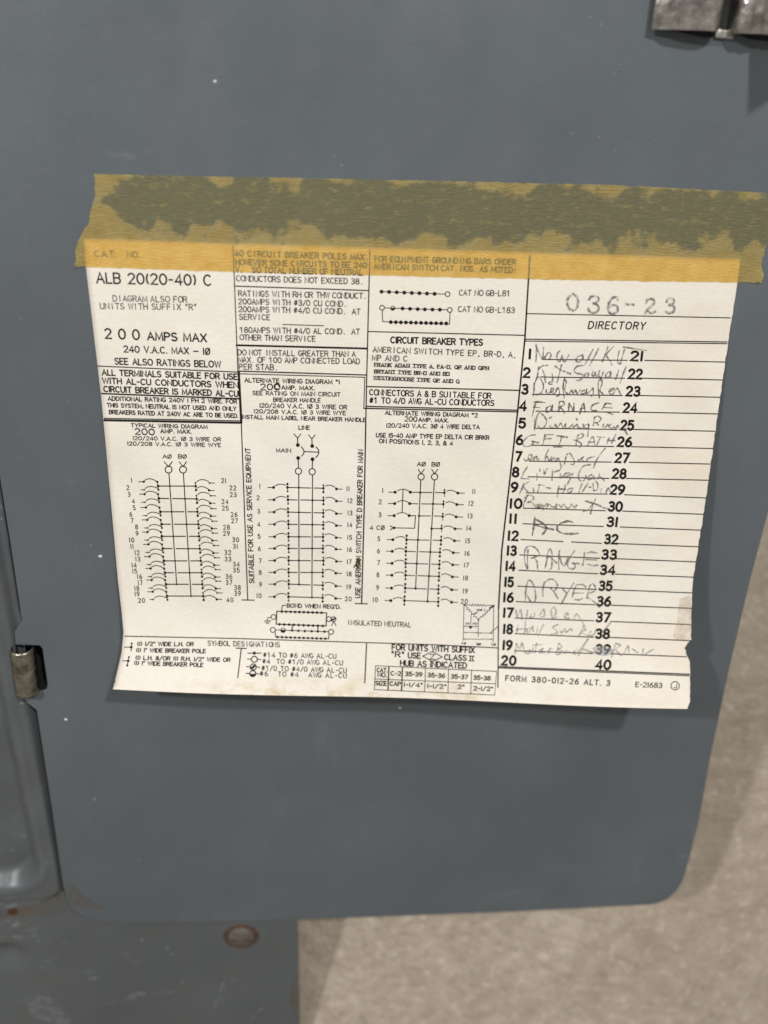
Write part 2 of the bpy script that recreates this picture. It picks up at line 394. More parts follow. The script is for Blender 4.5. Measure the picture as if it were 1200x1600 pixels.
prof = [(xc - .0008, .0006), (xc - .0006, .003), (xc, .0044), (xc + .0012, .0056), (xc + .0028, .0066), (xc + .0040, .0068), (xc + .0050, .0064), (xc + .0060, .0067), (xc + .0072, .0071), (xc + .0085, .0069), (xc + .010, .0064), (xc + .014, .0062), (xc + .022, .0060), (xc + .030, .006)]
bent_plate('spring_leaf', prof, pY(1170, 53, .006), pY(1170, -80, .006), .0010, M_STEEL, latch, .0004)
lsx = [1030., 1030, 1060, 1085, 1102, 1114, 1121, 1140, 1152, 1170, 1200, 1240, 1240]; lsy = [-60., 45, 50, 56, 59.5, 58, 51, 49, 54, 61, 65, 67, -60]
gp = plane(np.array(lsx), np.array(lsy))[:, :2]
mesh_obj('latch_shade_sheet', np.c_[gp, np.full(len(gp), .0003)], [tuple(range(len(gp)))], M_DARK, latch)  # flat near-black sheet on the door, painted stand-in for shade under the clips
gp = plane(np.array([1116., 1144, 1144, 1116]), np.array([46., 49, 62, 59]))[:, :2]
slab('latch_foot', gp, .0002, .0012, M_STEEL, latch, .0002)
# upright ear of the latch, just outside the picture: it throws the pointed shadow
ex0, ey0 = pX(1222, 40, 0), pY(1222, 40, 0); evs = []
for tx, ty in ((1166, 84), (1150, 200), (1195, 168), (1240, 130), (1262, 60)):
    tp = plane(float(tx), float(ty)); zz = max(.0004, (ey0 - tp[1]) / 1.08); evs.append((tp[0] + .397 * zz, ey0, zz))
eo = mesh_obj('latch_ear', np.array(evs), [tuple(range(len(evs)))], M_STEEL, latch)
s = eo.modifiers.new('sheet', 'SOLIDIFY'); s.thickness = .0012

# ------------------------------------------------------------------ the paper: lifts off the door towards its lower edge
P0 = plane(135., 415.); P1 = plane(1152., 443.)
EXV = (P1 - P0) / np.linalg.norm(P1 - P0); EYV = np.array([EXV[1], -EXV[0], 0])     # down the paper
PW = np.linalg.norm(P1 - P0); PL = .175
def paper_h(x, y):
    dx = x - P0[0]; dy = y - P0[1]
    u = (dx * EXV[0] + dy * EXV[1]) / PW; v = (dx * EYV[0] + dy * EYV[1]) / PL
    uc = np.clip(u, 0, 1.1); vc = np.clip(v, 0, 1.15)
    h = .00016 + vc ** 1.7 * (.005 + .019 * uc ** 1.3 + .002 * np.sin(uc * 7.0))
    k = np.clip((vc - .80) / .2, 0, 1.6)
    h = h + k * k * (.0065 + .002 * np.cos(uc * 5))
    h = h + np.clip(v * 6, 0, 1) * (.0011 * vc * np.sin(u * 11 + v * 2.5 + .6) * np.sin(v * 8 + .4) + .00035 * np.sin(u * 23 + v * 5) * np.sin(v * 17 + 1) + .0003 * np.sin(u * 41 - v * 29))
    return np.maximum(h, .00016 + .0006 * np.clip(v * 4, 0, 1))
def on_paper(px, py, dz=0.0):
    q = ray(px, py); z = np.full(q.shape[:-1], .002)
    for _ in range(14):
        t = (z - CAMH) / q[..., 2]
        P = CAM + q * t[..., None]
        z = paper_h(P[..., 0], P[..., 1]) + dz
    t = (z - CAMH) / q[..., 2]
    return CAM + q * t[..., None]

label = empty('circuit_label', None)
tag(label, 'creased cream paper circuit directory with wiring diagrams taped inside the grey door', 'paper label')
def interp(tbl, y): return np.interp(y, [t[0] for t in tbl], [t[1] for t in tbl])
# left and right edges as (t, x, y); t runs from the top edge under the tape to the bottom
Ledge = [(0, 131, 372), (.06, 134, 415), (.33, 158, 620), (.55, 172, 770), (.72, 184, 905), (.80, 190, 955), (.85, 193, 988), (.90, 190, 1020), (.95, 183, 1050), (1, 176.5, 1077)]
Redge = [(0, 1157, 404), (.06, 1152, 443), (.33, 1124, 630), (.55, 1100, 799), (.72, 1083, 904), (.79, 1080, 957), (.845, 1080, 1000), (.852, 1074, 1006), (.862, 1070, 1012), (.878, 1072, 1020), (.90, 1078, 1034), (.95, 1078.5, 1070), (.985, 1078, 1096), (.992, 1076, 1101), (1, 1074, 1107)]
tt = np.unique(np.r_[np.linspace(0, 1, 110), [t[0] for t in Redge]]); uu = np.r_[np.linspace(0, .96, 96), np.linspace(.965, 1, 12)]
TT, UU = np.meshgrid(tt, uu, indexing='ij')
lx = np.interp(TT, [e[0] for e in Ledge], [e[1] for e in Ledge]); ly = np.interp(TT, [e[0] for e in Ledge], [e[2] for e in Ledge])
rx0 = np.interp(TT, [e[0] for e in Redge], [e[1] for e in Redge]); ry = np.interp(TT, [e[0] for e in Redge], [e[2] for e in Redge])
jag = np.interp(TT, tt, rng.normal(0, .45, len(tt)))
rx = rx0 + jag * (TT > .08)
PXg = lx + (rx - lx) * UU
PYg = ly + (ry - ly) * UU + TT ** 6 * 3.0 * np.sin(UU * 9) * .6
topv = on_paper(PXg, PYg, 0); botv = topv - np.array([0, 0, .00011])
nT, nU = TT.shape
V = np.vstack([topv.reshape(-1, 3), botv.reshape(-1, 3)]); off = nT * nU
idx = lambda j, i: j * nU + i
Fc = []
for j in range(nT - 1):
    for i in range(nU - 1):
        a, b, c, d = idx(j, i), idx(j, i + 1), idx(j + 1, i + 1), idx(j + 1, i)
        Fc.append((d, c, b, a)); Fc.append((a + off, b + off, c + off, d + off))
for j in range(nT - 1):
    Fc.append((idx(j, 0), idx(j + 1, 0), idx(j + 1, 0) + off, idx(j, 0) + off)); Fc.append((idx(j + 1, nU - 1), idx(j, nU - 1), idx(j, nU - 1) + off, idx(j + 1, nU - 1) + off))
for i in range(nU - 1):
    Fc.append((idx(0, i + 1), idx(0, i), idx(0, i) + off, idx(0, i + 1) + off)); Fc.append((idx(nT - 1, i), idx(nT - 1, i + 1), idx(nT - 1, i + 1) + off, idx(nT - 1, i) + off))
uvs = np.stack([UU, 1 - TT], -1).reshape(-1, 2); uvs = np.vstack([uvs, uvs])
mesh_obj('sheet', V, Fc, M_PAPER, label, smooth=True, uv=uvs)

# ------------------------------------------------------------------ print engine: strokes laid on the paper surface
def A(cx, cy, rx, ry, a0, a1, n=10):
    return [(cx + rx * math.cos(math.radians(a0 + (a1 - a0) * i / n)), cy + ry * math.sin(math.radians(a0 + (a1 - a0) * i / n))) for i in range(n + 1)]
GL = {}
def gl(ch, w, *st): GL[ch] = (w, st)
gl('A', .62, [(0, 0), (.31, 1), (.62, 0)], [(.11, .35), (.51, .35)])
gl('B', .54, [(0, 0), (0, 1)], [(0, 1)] + A(.29, .765, .23, .235, 90, -90, 7) + [(0, .53)], [(.29, .53)] + A(.29, .265, .25, .265, 90, -90, 7) + [(0, 0)])
gl('C', .60, A(.32, .5, .32, .5, 48, 312, 14))
gl('D', .58, [(0, 0), (0, 1), (.22, 1)] + A(.22, .5, .36, .5, 90, -90, 10) + [(0, 0)])
gl('E', .48, [(.48, 0), (0, 0), (0, 1), (.48, 1)], [(0, .52), (.40, .52)])
gl('F', .47, [(0, 0), (0, 1), (.47, 1)], [(0, .52), (.38, .52)])
gl('G', .63, A(.32, .5, .32, .5, 48, 345, 14) + [(.63, .42), (.36, .42)])
gl('H', .56, [(0, 0), (0, 1)], [(.56, 0), (.56, 1)], [(0, .52), (.56, .52)])
gl('I', .06, [(.03, 0), (.03, 1)])
gl('J', .40, [(.40, 1), (.40, .25)] + A(.2, .22, .2, .22, 0, -170, 7))
gl('K', .54, [(0, 0), (0, 1)], [(.52, 1), (0, .38)], [(.17, .58), (.54, 0)])
gl('L', .44, [(0, 1), (0, 0), (.44, 0)])
gl('M', .68, [(0, 0), (.04, 1), (.34, .12), (.64, 1), (.68, 0)])
gl('N', .58, [(0, 0), (0, 1), (.58, 0), (.58, 1)])
gl('O', .66, A(.33, .5, .33, .5, 90, 450, 18))
gl('P', .52, [(0, 0), (0, 1)], [(0, 1)] + A(.28, .74, .24, .26, 90, -90, 8) + [(0, .48)])
gl('Q', .66, A(.33, .5, .33, .5, 90, 450, 18), [(.40, .25), (.66, -.05)])
gl('R', .54, [(0, 0), (0, 1)], [(0, 1)] + A(.28, .75, .25, .25, 90, -90, 8) + [(0, .5)], [(.28, .5), (.54, 0)])
gl('S', .52, A(.26, .755, .235, .245, 30, 265, 9) + A(.25, .255, .26, .255, 85, -150, 9))
gl('T', .56, [(0, 1), (.56, 1)], [(.28, 1), (.28, 0)])
gl('U', .56, [(0, 1), (0, .3)] + A(.28, .28, .28, .28, 180, 360, 9) + [(.56, 1)])
gl('V', .60, [(0, 1), (.30, 0), (.60, 1)])
gl('W', .84, [(0, 1), (.21, 0), (.42, .95), (.63, 0), (.84, 1)])
gl('X', .56, [(0, 0), (.56, 1)], [(0, 1), (.56, 0)])
gl('Y', .58, [(0, 1), (.29, .47), (.58, 1)], [(.29, .47), (.29, 0)])
gl('Z', .54, [(0, 1), (.54, 1), (0, 0), (.54, 0)])
gl('0', .58, A(.29, .5, .29, .5, 90, 450, 18))
gl('1', .10, [(.05, 0), (.05, 1)])
gl('2', .54, A(.265, .73, .255, .27, 165, -40, 10) + [(0, 0), (.54, 0)])
gl('3', .52, A(.25, .76, .23, .24, 150, -88, 9), A(.25, .265, .265, .265, 92, -150, 10), [(.18, .525), (.26, .525)])
gl('4', .56, [(.42, 0), (.42, 1), (0, .28), (.56, .28)])
gl('5', .52, [(.48, 1), (.08, 1), (.04, .56)] + A(.25, .325, .27, .325, 130, -150, 11))
gl('6', .54, A(.27, .29, .265, .29, 90, 450, 14), [(.02, .34), (.08, .62), (.22, .85), (.42, 1)])
gl('7', .52, [(0, 1), (.52, 1), (.16, 0)])
gl('8', .54, A(.27, .76, .225, .24, 90, 450, 12), A(.27, .265, .265, .265, 90, 450, 12))
gl('9', .54, A(.27, .71, .265, .29, 90, 450, 14), [(.52, .66), (.46, .38), (.32, .15), (.12, 0)])
gl('.', .08, [(.02, .0), (.06, .05)]); gl(',', .10, [(.07, .06), (.03, -.16)]); gl('-', .34, [(.02, .46), (.32, .46)])
gl('_', .60, [(.0, .46), (.60, .46)])
gl('/', .46, [(0, -.05), (.46, 1.05)]); gl('(', .2, A(.34, .5, .30, .60, 130, 230, 8)); gl(')', .2, A(-.14, .5, .30, .60, 50, -50, 8))
gl('"', .24, [(.06, 1.02), (.04, .74)], [(.20, 1.02), (.18, .74)]); gl("'", .1, [(.06, 1.02), (.04, .74)])
gl(':', .08, [(.02, .1), (.06, .14)], [(.02, .58), (.06, .62)]); gl(' ', .30)
gl('#', .52, [(.12, .08), (.22, .94)], [(.32, .08), (.42, .94)], [(0, .34), (.50, .34)], [(.04, .66), (.54, .66)])
gl('=', .40, [(.02, .74), (.36, .74)], [(.02, .96), (.36, .96)])
gl('&', .60, [(.60, 0), (.16, .66)] + A(.28, .82, .17, .18, 200, -20, 8) + [(.10, .42)] + A(.24, .24, .24, .24, 140, 300, 7) + [(.58, .44)])
gl('*', .60, A(.30, .5, .30, .5, 90, 450, 16), [(.04, -.02), (.58, 1.02)])       # phase sign
VPP = np.array([547., 4544.])                     # where the paper's verticals run to in the picture
class Ink:
    def __init__(s, wt=1.32): s.v = []; s.f = []; s.k = 0; s.wt = wt
    def stroke(s, pts, w, closed=False):
        w = np.asarray(w) * s.wt; w0 = float(np.mean(w))
        P = np.asarray(pts, float)
        if len(P) > 1:
            keep = np.r_[True, np.hypot(*np.diff(P, axis=0).T) > 1e-6]; P = P[keep]; w = w[keep] if w.ndim else w
        if len(P) < 2: return
        d = np.diff(P, axis=0); d /= np.linalg.norm(d, axis=1)[:, None]
        if not closed:
            P = P.copy(); P[0] -= d[0] * w0 * .35; P[-1] += d[-1] * w0 * .35
        nrm = np.stack([-d[:, 1], d[:, 0]], 1)
        vn = np.empty_like(P); vn[1:-1] = nrm[:-1] + nrm[1:]; vn[0] = nrm[0]; vn[-1] = nrm[-1]
        if closed: vn[0] = vn[-1] = nrm[0] + nrm[-1]
        ln = np.linalg.norm(vn, axis=1); ln[ln < .3] = .3
        vn /= ln[:, None]
        mit = np.ones(len(P)); cs = np.clip(np.sum(vn[1:-1] * nrm[:-1], 1), .55, 1); mit[1:-1] = 1 / cs
        o = vn * (w / 2 * mit)[:, None]
        b = len(s.v); s.k += 1; dz = 5e-5 + (s.k % 40) * 4e-7
        for a, q in zip(P + o, P - o): s.v.append((a[0], a[1], dz)); s.v.append((q[0], q[1], dz))
        for i in range(len(P) - 1): s.f.append((b + 2 * i, b + 2 * i + 1, b + 2 * i + 3, b + 2 * i + 2))
    def line(s, x0, y0, x1, y1, w=1.0):
        n = max(2, int(math.hypot(x1 - x0, y1 - y0) / 12) + 1)
        s.stroke([(x0 + (x1 - x0) * i / n, y0 + (y1 - y0) * i / n) for i in range(n + 1)], w)
    def path(s, *pts, w=1.0):
        for a, b in zip(pts[:-1], pts[1:]): s.line(*a, *b, w)
    def dot(s, x, y, r, n=10):
        b = len(s.v); s.k += 1; dz = 7e-5 + (s.k % 40) * 4e-7
        for k in range(n): s.v.append((x + r * math.cos(6.2832 * k / n), y + r * math.sin(6.2832 * k / n), dz))
        s.f.append(tuple(range(b, b + n)))
    def poly(s, pts, dz=8e-5):
        b = len(s.v)
        for p in pts: s.v.append((p[0], p[1], dz))
        s.f.append(tuple(range(b, b + len(pts))))
    def ring(s, x, y, r, w=1.1): s.stroke(A(x, y, r, r, 0, 360, 16), w, True)
    def arc3(s, a, m, b, w=1.0):
        a, m, b = map(np.array, (a, m, b)); c = 2 * m - (a + b) / 2.0
        s.stroke([(1 - t) ** 2 * a + 2 * t * (1 - t) * c + t * t * b for t in np.linspace(0, 1, 8)], w)
    def text(s, txt, x0, y0, x1, y1, cap, w=1.0, gap=.20, serif=False, slant=0.0, wob=.0, mono=False):
        if mono: return s.mono(txt, x0, y0, x1, y1, cap, w)
        tot = sum(GL[c][0] + gap for c in txt) - gap
        L = math.hypot(x1 - x0, y1 - y0); e = np.array([(x1 - x0) / L, (y1 - y0) / L]); k = L / tot; x = 0
        for c in txt:
            wd, st = GL[c]
            org = np.array([x0, y0]) + e * (x * k)
            up = org - VPP; up /= np.linalg.norm(up)
            jx, jy = (rng.normal(0, wob, 2) if wob else (0, 0))
            for q in st:
                s.stroke([org + e * (p[0] * k + jx) + (up + e * slant) * (p[1] * cap + jy) for p in q], w)
            if serif and c.isalpha():
                for yy in (0, 1):
                    s.stroke([org + e * (-.10 * k) + up * yy * cap, org + e * ((wd + .10) * k) + up * yy * cap], w * .55) if c in 'HKANMRWXIDBEFPUTY' and not (yy and c in 'A') else None
            x += wd + gap
    def mono(s, txt, x0, y0, x1, y1, cap, w):
        adv = [1.0 if c.isalnum() or c in '#&*' else (.62 if c == ' ' else .75) for c in txt]; tot = sum(adv) - .22
        L = math.hypot(x1 - x0, y1 - y0); e = np.array([(x1 - x0) / L, (y1 - y0) / L]); k = L / tot; x = 0
        for c, a in zip(txt, adv):
            wd, st = GL[c]; sc = min((.90 if wd > .65 else .76) * a * k / max(wd, .3), cap * 1.15); shift = max(0, (.76 * a * k - wd * sc) / 2)
            if c == '1': st = list(st) + [[(.05, 1), (-.22, .80)]]
            org = np.array([x0, y0]) + e * (x * k + shift); up = org - VPP; up /= np.linalg.norm(up)
            for q in st: s.stroke([org + e * (p[0] * sc) + up * (p[1] * cap) for p in q], w)
            x += a
    def vtext(s, txt, x0, y0, x1, y1, cap, w=1.0, gap=.20):      # runs upwards, letters turned left
        tot = sum(GL[c][0] + gap for c in txt) - gap
        L = math.hypot(x1 - x0, y1 - y0); e = np.array([(x1 - x0) / L, (y1 - y0) / L]); k = L / tot; x = 0
        up = np.array([-1.0, -.03])
        for c in txt:
            wd, st = GL[c]; org = np.array([x0, y0]) + e * (x * k)
            for q in st: s.stroke([org + e * (p[0] * k) + up * (p[1] * cap) for p in q], w)
            x += wd + gap
    def build(s, name, mat, parent=None, lab=None):
        a = np.array(s.v); P = on_paper(a[:, 0], a[:, 1], a[:, 2])
        o = mesh_obj(name, P, s.f, mat, parent or label)
        if lab: o['label'] = lab
        return o

# --- ruled lines
k = Ink()
for l in [(153, 572, 371.7, 581.4, 1.3), (364, 383.5, 371.7, 581.4, 1.2), (159, 615, 373, 623, 1.8), (163, 653.6, 376, 657.6, 1.2), (163, 656.6, 377, 660.6, 2.6),
          (373, 581, 377, 660, 2.8), (377, 660, 387, 937, 1.3), (377.7, 937.4, 397, 937.8, 1.3), (367, 447, 576, 454, 1.4), (442, 507, 505.6, 509, 1.1),
          (369.5, 539.4, 574, 544.6, 2.3), (371.7, 579.8, 573, 586, 1.5), (373, 584, 570, 589.5, 1.1), (570, 589.5, 568.5, 637.6, 1.1), (568.5, 637.6, 573.5, 638, 1.1),
          (578, 391, 573, 587, 1.4), (573, 587, 571.5, 660, 1.4), (571.5, 660, 569, 795, 1.6), (569, 795, 565, 943, 1.6), (555, 943, 574, 943.5, 1.3),
          (575, 518, 820, 524, 1.3), (573.5, 604, 812, 610, 1.5), (573.5, 635, 809.7, 641, 1.5), (568.5, 638, 809.5, 643.6, 1.5),
          (828, 400, 820, 531, 1.9), (820, 531, 808, 650, 1.9), (808, 650, 784, 860, 1.9), (784, 860, 779, 950, 1.9), (779, 950, 778, 1074, 1.4),
          (823, 490, 1141, 496.7, 1.2), (820.7, 530, 1136, 534.3, 1.3), (820.5, 532.9, 1135.7, 537, 1.2), (779, 1041.6, 1077, 1053.6, 1.5), (779, 1043.6, 1077, 1056, 1.2),
          (195, 994, 370, 997.7, 1.2), (370, 997.7, 680, 1007.5, 1.2), (680, 1007.5, 778, 1012.4, 1.2),
          (368.8, 1012.8, 385, 1013.3, 1.3), (377, 1013, 371.5, 1059, 1.3), (572.8, 1004.5, 570, 1067, 1.4)]:
    k.line(*l)
k.build('ruled_line_grid', M_INK)

# --- rating text, first column
k = Ink()
k.text('ALB 20(20-40) C', 151.6, 442, 330, 446, 16, 2.0)
k.text('2 0 0', 165, 528.5, 218, 530.6, 15, 2.0); k.text('AMPS MAX', 231, 531, 322.6, 534, 12, 1.9)
k.text('240 V.A.C. MAX _ 1*', 194, 550, 328, 554, 9.6, 1.5); k.text('SEE ALSO RATINGS BELOW', 180, 569, 345, 574, 9.4, 1.5)
k.build('rating_text', M_INK)
k = Ink()
k.text('ALL TERMINALS SUITABLE FOR USE', 160, 586, 371, 593, 8.6, 1.55); k.text('WITH AL-CU CONDUCTORS WHEN', 160.6, 599, 372, 606, 8.6, 1.55)
k.text('CIRCUIT BREAKER IS MARKED AL-CU', 162.7, 612, 372, 619.6, 8.6, 1.55)
k.build('terminal_note', M_INK)
k = Ink()
k.text('ADDITIONAL RATING 240V 1 PH 2 WIRE. FOR', 169, 625.6, 370, 630.4, 6.0, 1.25); k.text('THIS SYSTEM, NEUTRAL IS NOT USED AND ONLY', 167.7, 636, 369, 641.7, 6.0, 1.25)
k.text('BREAKERS RATED AT 240V AC ARE TO BE USED.', 171, 646.7, 372, 652.7, 6.0, 1.25)
k.text('TYPICAL WIRING DIAGRAM', 205, 667.2, 324, 669.8, 5.6, 1.1); k.text('AMP. MAX.', 251, 676.6, 299, 677.2, 5.8, 1.2)
k.text('120/240 V.A.C. 1* 3 WIRE OR', 208, 687.4, 345, 689.4, 5.6, 1.05); k.text('120/208 V.A.C. 1* 3 WIRE WYE', 199.6, 695.8, 345, 698.2, 5.6, 1.05)
k.text('200', 211.5, 678.6, 241.4, 679.6, 9.0, 1.5)
k.build('additional_rating_note', M_INKM)
k = Ink()
k.text('C.A.T.   NO.', 148, 401, 218, 402.5, 9, 1.5); k.mono('DIAGRAM ALSO FOR', 177, 470.6, 292.5, 472.4, 9, 1.2); k.mono('UNITS WITH SUFFIX "R"', 157, 482.6, 307.4, 484.4, 9, 1.2)
k.build('catalog_text', M_INKG)
# --- second column
k = Ink()
for t in [('40 CIRCUIT BREAKER POLES MAX,', 367, 400, 575, 406, 8.4), ('HOWEVER SOME CIRCUITS TO BE 240', 368.4, 413.6, 573, 418.6, 8.4), ('V.   SO TOTAL NUMBER OF NEUTRAL', 368.4, 425, 567, 430, 8.4)]:
    k.mono(*t, 1.6)
for t in [('FOR EQUIPMENT GROUNDING BARS ORDER', 585, 408.5, 806, 413.5, 8.2), ('AMERICAN SWITCH CAT. NOS. AS NOTED:', 584.5, 420.4, 806, 426, 8.2)]:
    k.mono(*t, 1.5)
k.build('taped_over_text', M_INK)
k = Ink()
for t in [('CONDUCTORS DOES NOT EXCEED 38.', 369.5, 439, 566.7, 444, 8.4), ('RATINGS WITH RH OR THW CONDUCT.', 372.8, 462.5, 572, 466.6, 8.4),
          ('200AMPS WITH #3/0 CU COND.', 372.8, 475, 541, 479, 8.2), ('200AMPS WITH #4/0 CU COND.  AT', 373, 487, 562.8, 491, 8.2), ('SERVICE', 374, 499.2, 422, 500, 8.2),
          ('180AMPS WITH #4/0 AL COND.  AT', 375, 519.5, 562, 522.4, 8.2), ('OTHER THAN SERVICE', 375, 531, 493, 533.6, 8.2),
          ('DO NOT INSTALL GREATER THAN A', 372, 554.6, 555.4, 557.4, 8.2), ('MAX. OF 100 AMP CONNECTED LOAD', 372.8, 566, 562, 568.6, 8.2), ('PER STAB.', 373.4, 577, 433.4, 578, 8.2),
          ('AMERICAN SWITCH TYPE EP, BR-D, A,', 583, 550, 806, 558.5, 8.2), ('MP AND C', 581.7, 563, 636.5, 564.6, 8.2)]:
    k.mono(*t, 1.3)
k.mono('CAT NO GB-L81', 717.5, 461.5, 797, 462.6, 8.4, 1.2); k.mono('CAT NO GB-L183', 716, 487, 804, 489, 8.4, 1.2)
k.build('conductor_rating_text', M_INKG)
k = Ink()
k.text('ALTERNATE WIRING DIAGRAM =1', 382.5, 597, 530.5, 600, 6.2, 1.2); k.text('AMP. MAX.', 440, 608.4, 491, 609.4, 5.8, 1.3)
k.text('SEE RATING ON MAIN CIRCUIT', 395, 617, 531.6, 619.4, 6.0, 1.1); k.text('BREAKER HANDLE', 427.4, 627.6, 500.6, 628.6, 6.0, 1.1)
k.text('120/240 V.A.C. 1* 3 WIRE OR', 406, 636.6, 541.8, 639.4, 6.2, 1.15); k.text('120/208 V.A.C. 1* 3 WIRE WYE', 397, 645.4, 540, 648.4, 5.8, 1.1)
k.text('INSTALL MAIN LABEL NEAR BREAKER HANDLE', 378, 654, 571.5, 659, 5.6, 1.15)
k.text('20', 407.4, 609, 426, 609, 9, 1.5); k.text('0', 429, 608.8, 437, 608.8, 9, 2.2)
k.text('LINE', 467, 671, 483.8, 671.3, 5.8, 1.1); k.text('MAIN', 431.6, 706.5, 454.4, 706.8, 5.6, 1.1)
k.text('ALTERNATE WIRING DIAGRAM =2', 602, 647.7, 746, 651.9, 6.0, 1.2); k.text('200', 632.6, 658, 651.4, 658.7, 7.2, 1.25); k.text('AMP. MAX.', 654, 658.4, 700.4, 659.8, 5.4, 1.3)
k.text('120/240 V.A.C. 3* 4 WIRE DELTA', 604, 667.6, 749, 670.4, 6.0, 1.15); k.text('USE 15-40 AMP TYPE EP DELTA CIR BRKR', 588, 683, 764, 687, 6.2, 1.2)
k.text('ON POSITIONS 1, 2, 3, & 4', 592.5, 692, 707.3, 696, 6.2, 1.2)
k.build('alternate_diagram_text', M_INKM)
k = Ink()
k.vtext('SUITABLE FOR USE AS SERVICE EQUIPMENT', 397, 911, 390.6, 700.4, 7.2, 1.25)
k.build('upright_text', M_INKM); k = Ink()
k.vtext('USE AMERICAN SWITCH TYPE D BREAKER FOR MAIN', 562.4, 934, 567, 703, 7.2, 1.25)
k.build('upright_text', M_INKM)
# --- third column
k = Ink()
k.text('CIRCUIT BREAKER TYPES', 610.6, 535.7, 753.7, 539.6, 9.2, 1.7)
k.mono('CONNECTORS A & B SUITABLE FOR', 577.5, 617, 767, 622.7, 8.4, 1.35); k.mono('#1 TO 4/0 AWG AL-CU CONDUCTORS', 577.5, 629.5, 772, 634, 8.4, 1.35)
k.build('breaker_type_text', M_INK)
k = Ink()
k.text('FRANK ADAM TYPE A, FA-D, QP AND QPH', 585, 572.5, 763.5, 578, 5.2, 1.2, serif=True); k.text('BRYANT TYPE BR-D AND BD', 585, 583, 702, 587, 5.2, 1.2, serif=True)
k.text('WESTINGHOUSE TYPE QP AND Q', 584, 593, 717.5, 598.7, 5.2, 1.2, serif=True)
k.build('maker_list_text', M_INKM)
# --- grounding bar symbols
k = Ink(); T = lambda a: (560 + a[0] / 4.2857, 370 + a[1] / 4.2857)
k.line(*T((155, 367)), *T((582, 384)), 1.0)
for i in range(8): k.dot(*T((155 + 355 * i / 7, 367 + 15 * i / 7)), 3.2)
k.ring(*T((597, 384)), 3.7, 1.1)
k.line(*T((175, 476)), *T((596, 489)), 1.0); k.ring(*T((158, 475)), 3.7, 1.1); k.ring(*T((612, 490)), 3.7, 1.1)
k.ring(*T((230, 478)), 3.3, .9); k.poly([T((230 + 15 * math.cos(a), 479 + 14 * math.sin(a))) for a in np.linspace(0, math.pi, 9)])
for x, y in ((296, 480), (346, 482), (397, 484), (445, 486), (496, 487), (546, 488)): k.dot(*T((x, y)), 3.1)
k.path(T((160, 492)), T((162, 567)), T((205, 570)), T((610, 584)), T((614, 505)), w=1.0)
for i in range(12): k.dot(*T((217 + 371 * i / 11, 571 + 9 * i / 11)), 3.1)
k.build('grounding_bar_symbol', M_INK)

# --- wiring diagram, typical (left)
def nums(k, T, lst, cap, w=1.0, sp=5.2):
    k = Ink()
    for s_, x, y in lst:
        px, py = T((x, y)); n = len(s_); wd = sum(GL[c][0] for c in s_) * cap * .95 + (n - 1) * cap * .38
        k.text(s_, px - wd / 2, py + cap / 2, px + wd / 2, py + cap / 2 + .2, cap, w, gap=.40)
    k.build('pole_numbers', M_INKM)
k = Ink(); g2 = Ink(); T = lambda a: (170 + a[0] / 5.217, 700 + a[1] / 5.217)
for x, arm in ((487, ((450, 112), (516, 112))), (605, ((573, 112), (632, 112)))):
    k.line(*T(arm[0]), *T((x, 152)), 1.1); k.line(*T(arm[1]), *T((x, 152)), 1.3); k.ring(*T((x, 176)), 5.4, 1.3)
k.text('A*', 254.6, 716, 268, 716.3, 5.8, 1.0, gap=.15); k.text('B*', 278.8, 716, 291.5, 716.3, 5.8, 1.0, gap=.15)
k.line(*T((490, 205)), *T((553, 1110)), 1.2); k.line(*T((608, 205)), *T((670, 1206)), 1.2)
LJ = [(402, 310), (408, 411), (420, 520), (430, 621), (432, 720), (440, 820), (449, 920), (458, 1017), (466, 1111), (475, 1207)]
RJ = [(708, 311), (716, 415), (722, 520), (730, 622), (735, 720), (742, 821), (750, 920), (757, 1017), (762, 1111), (770, 1207)]
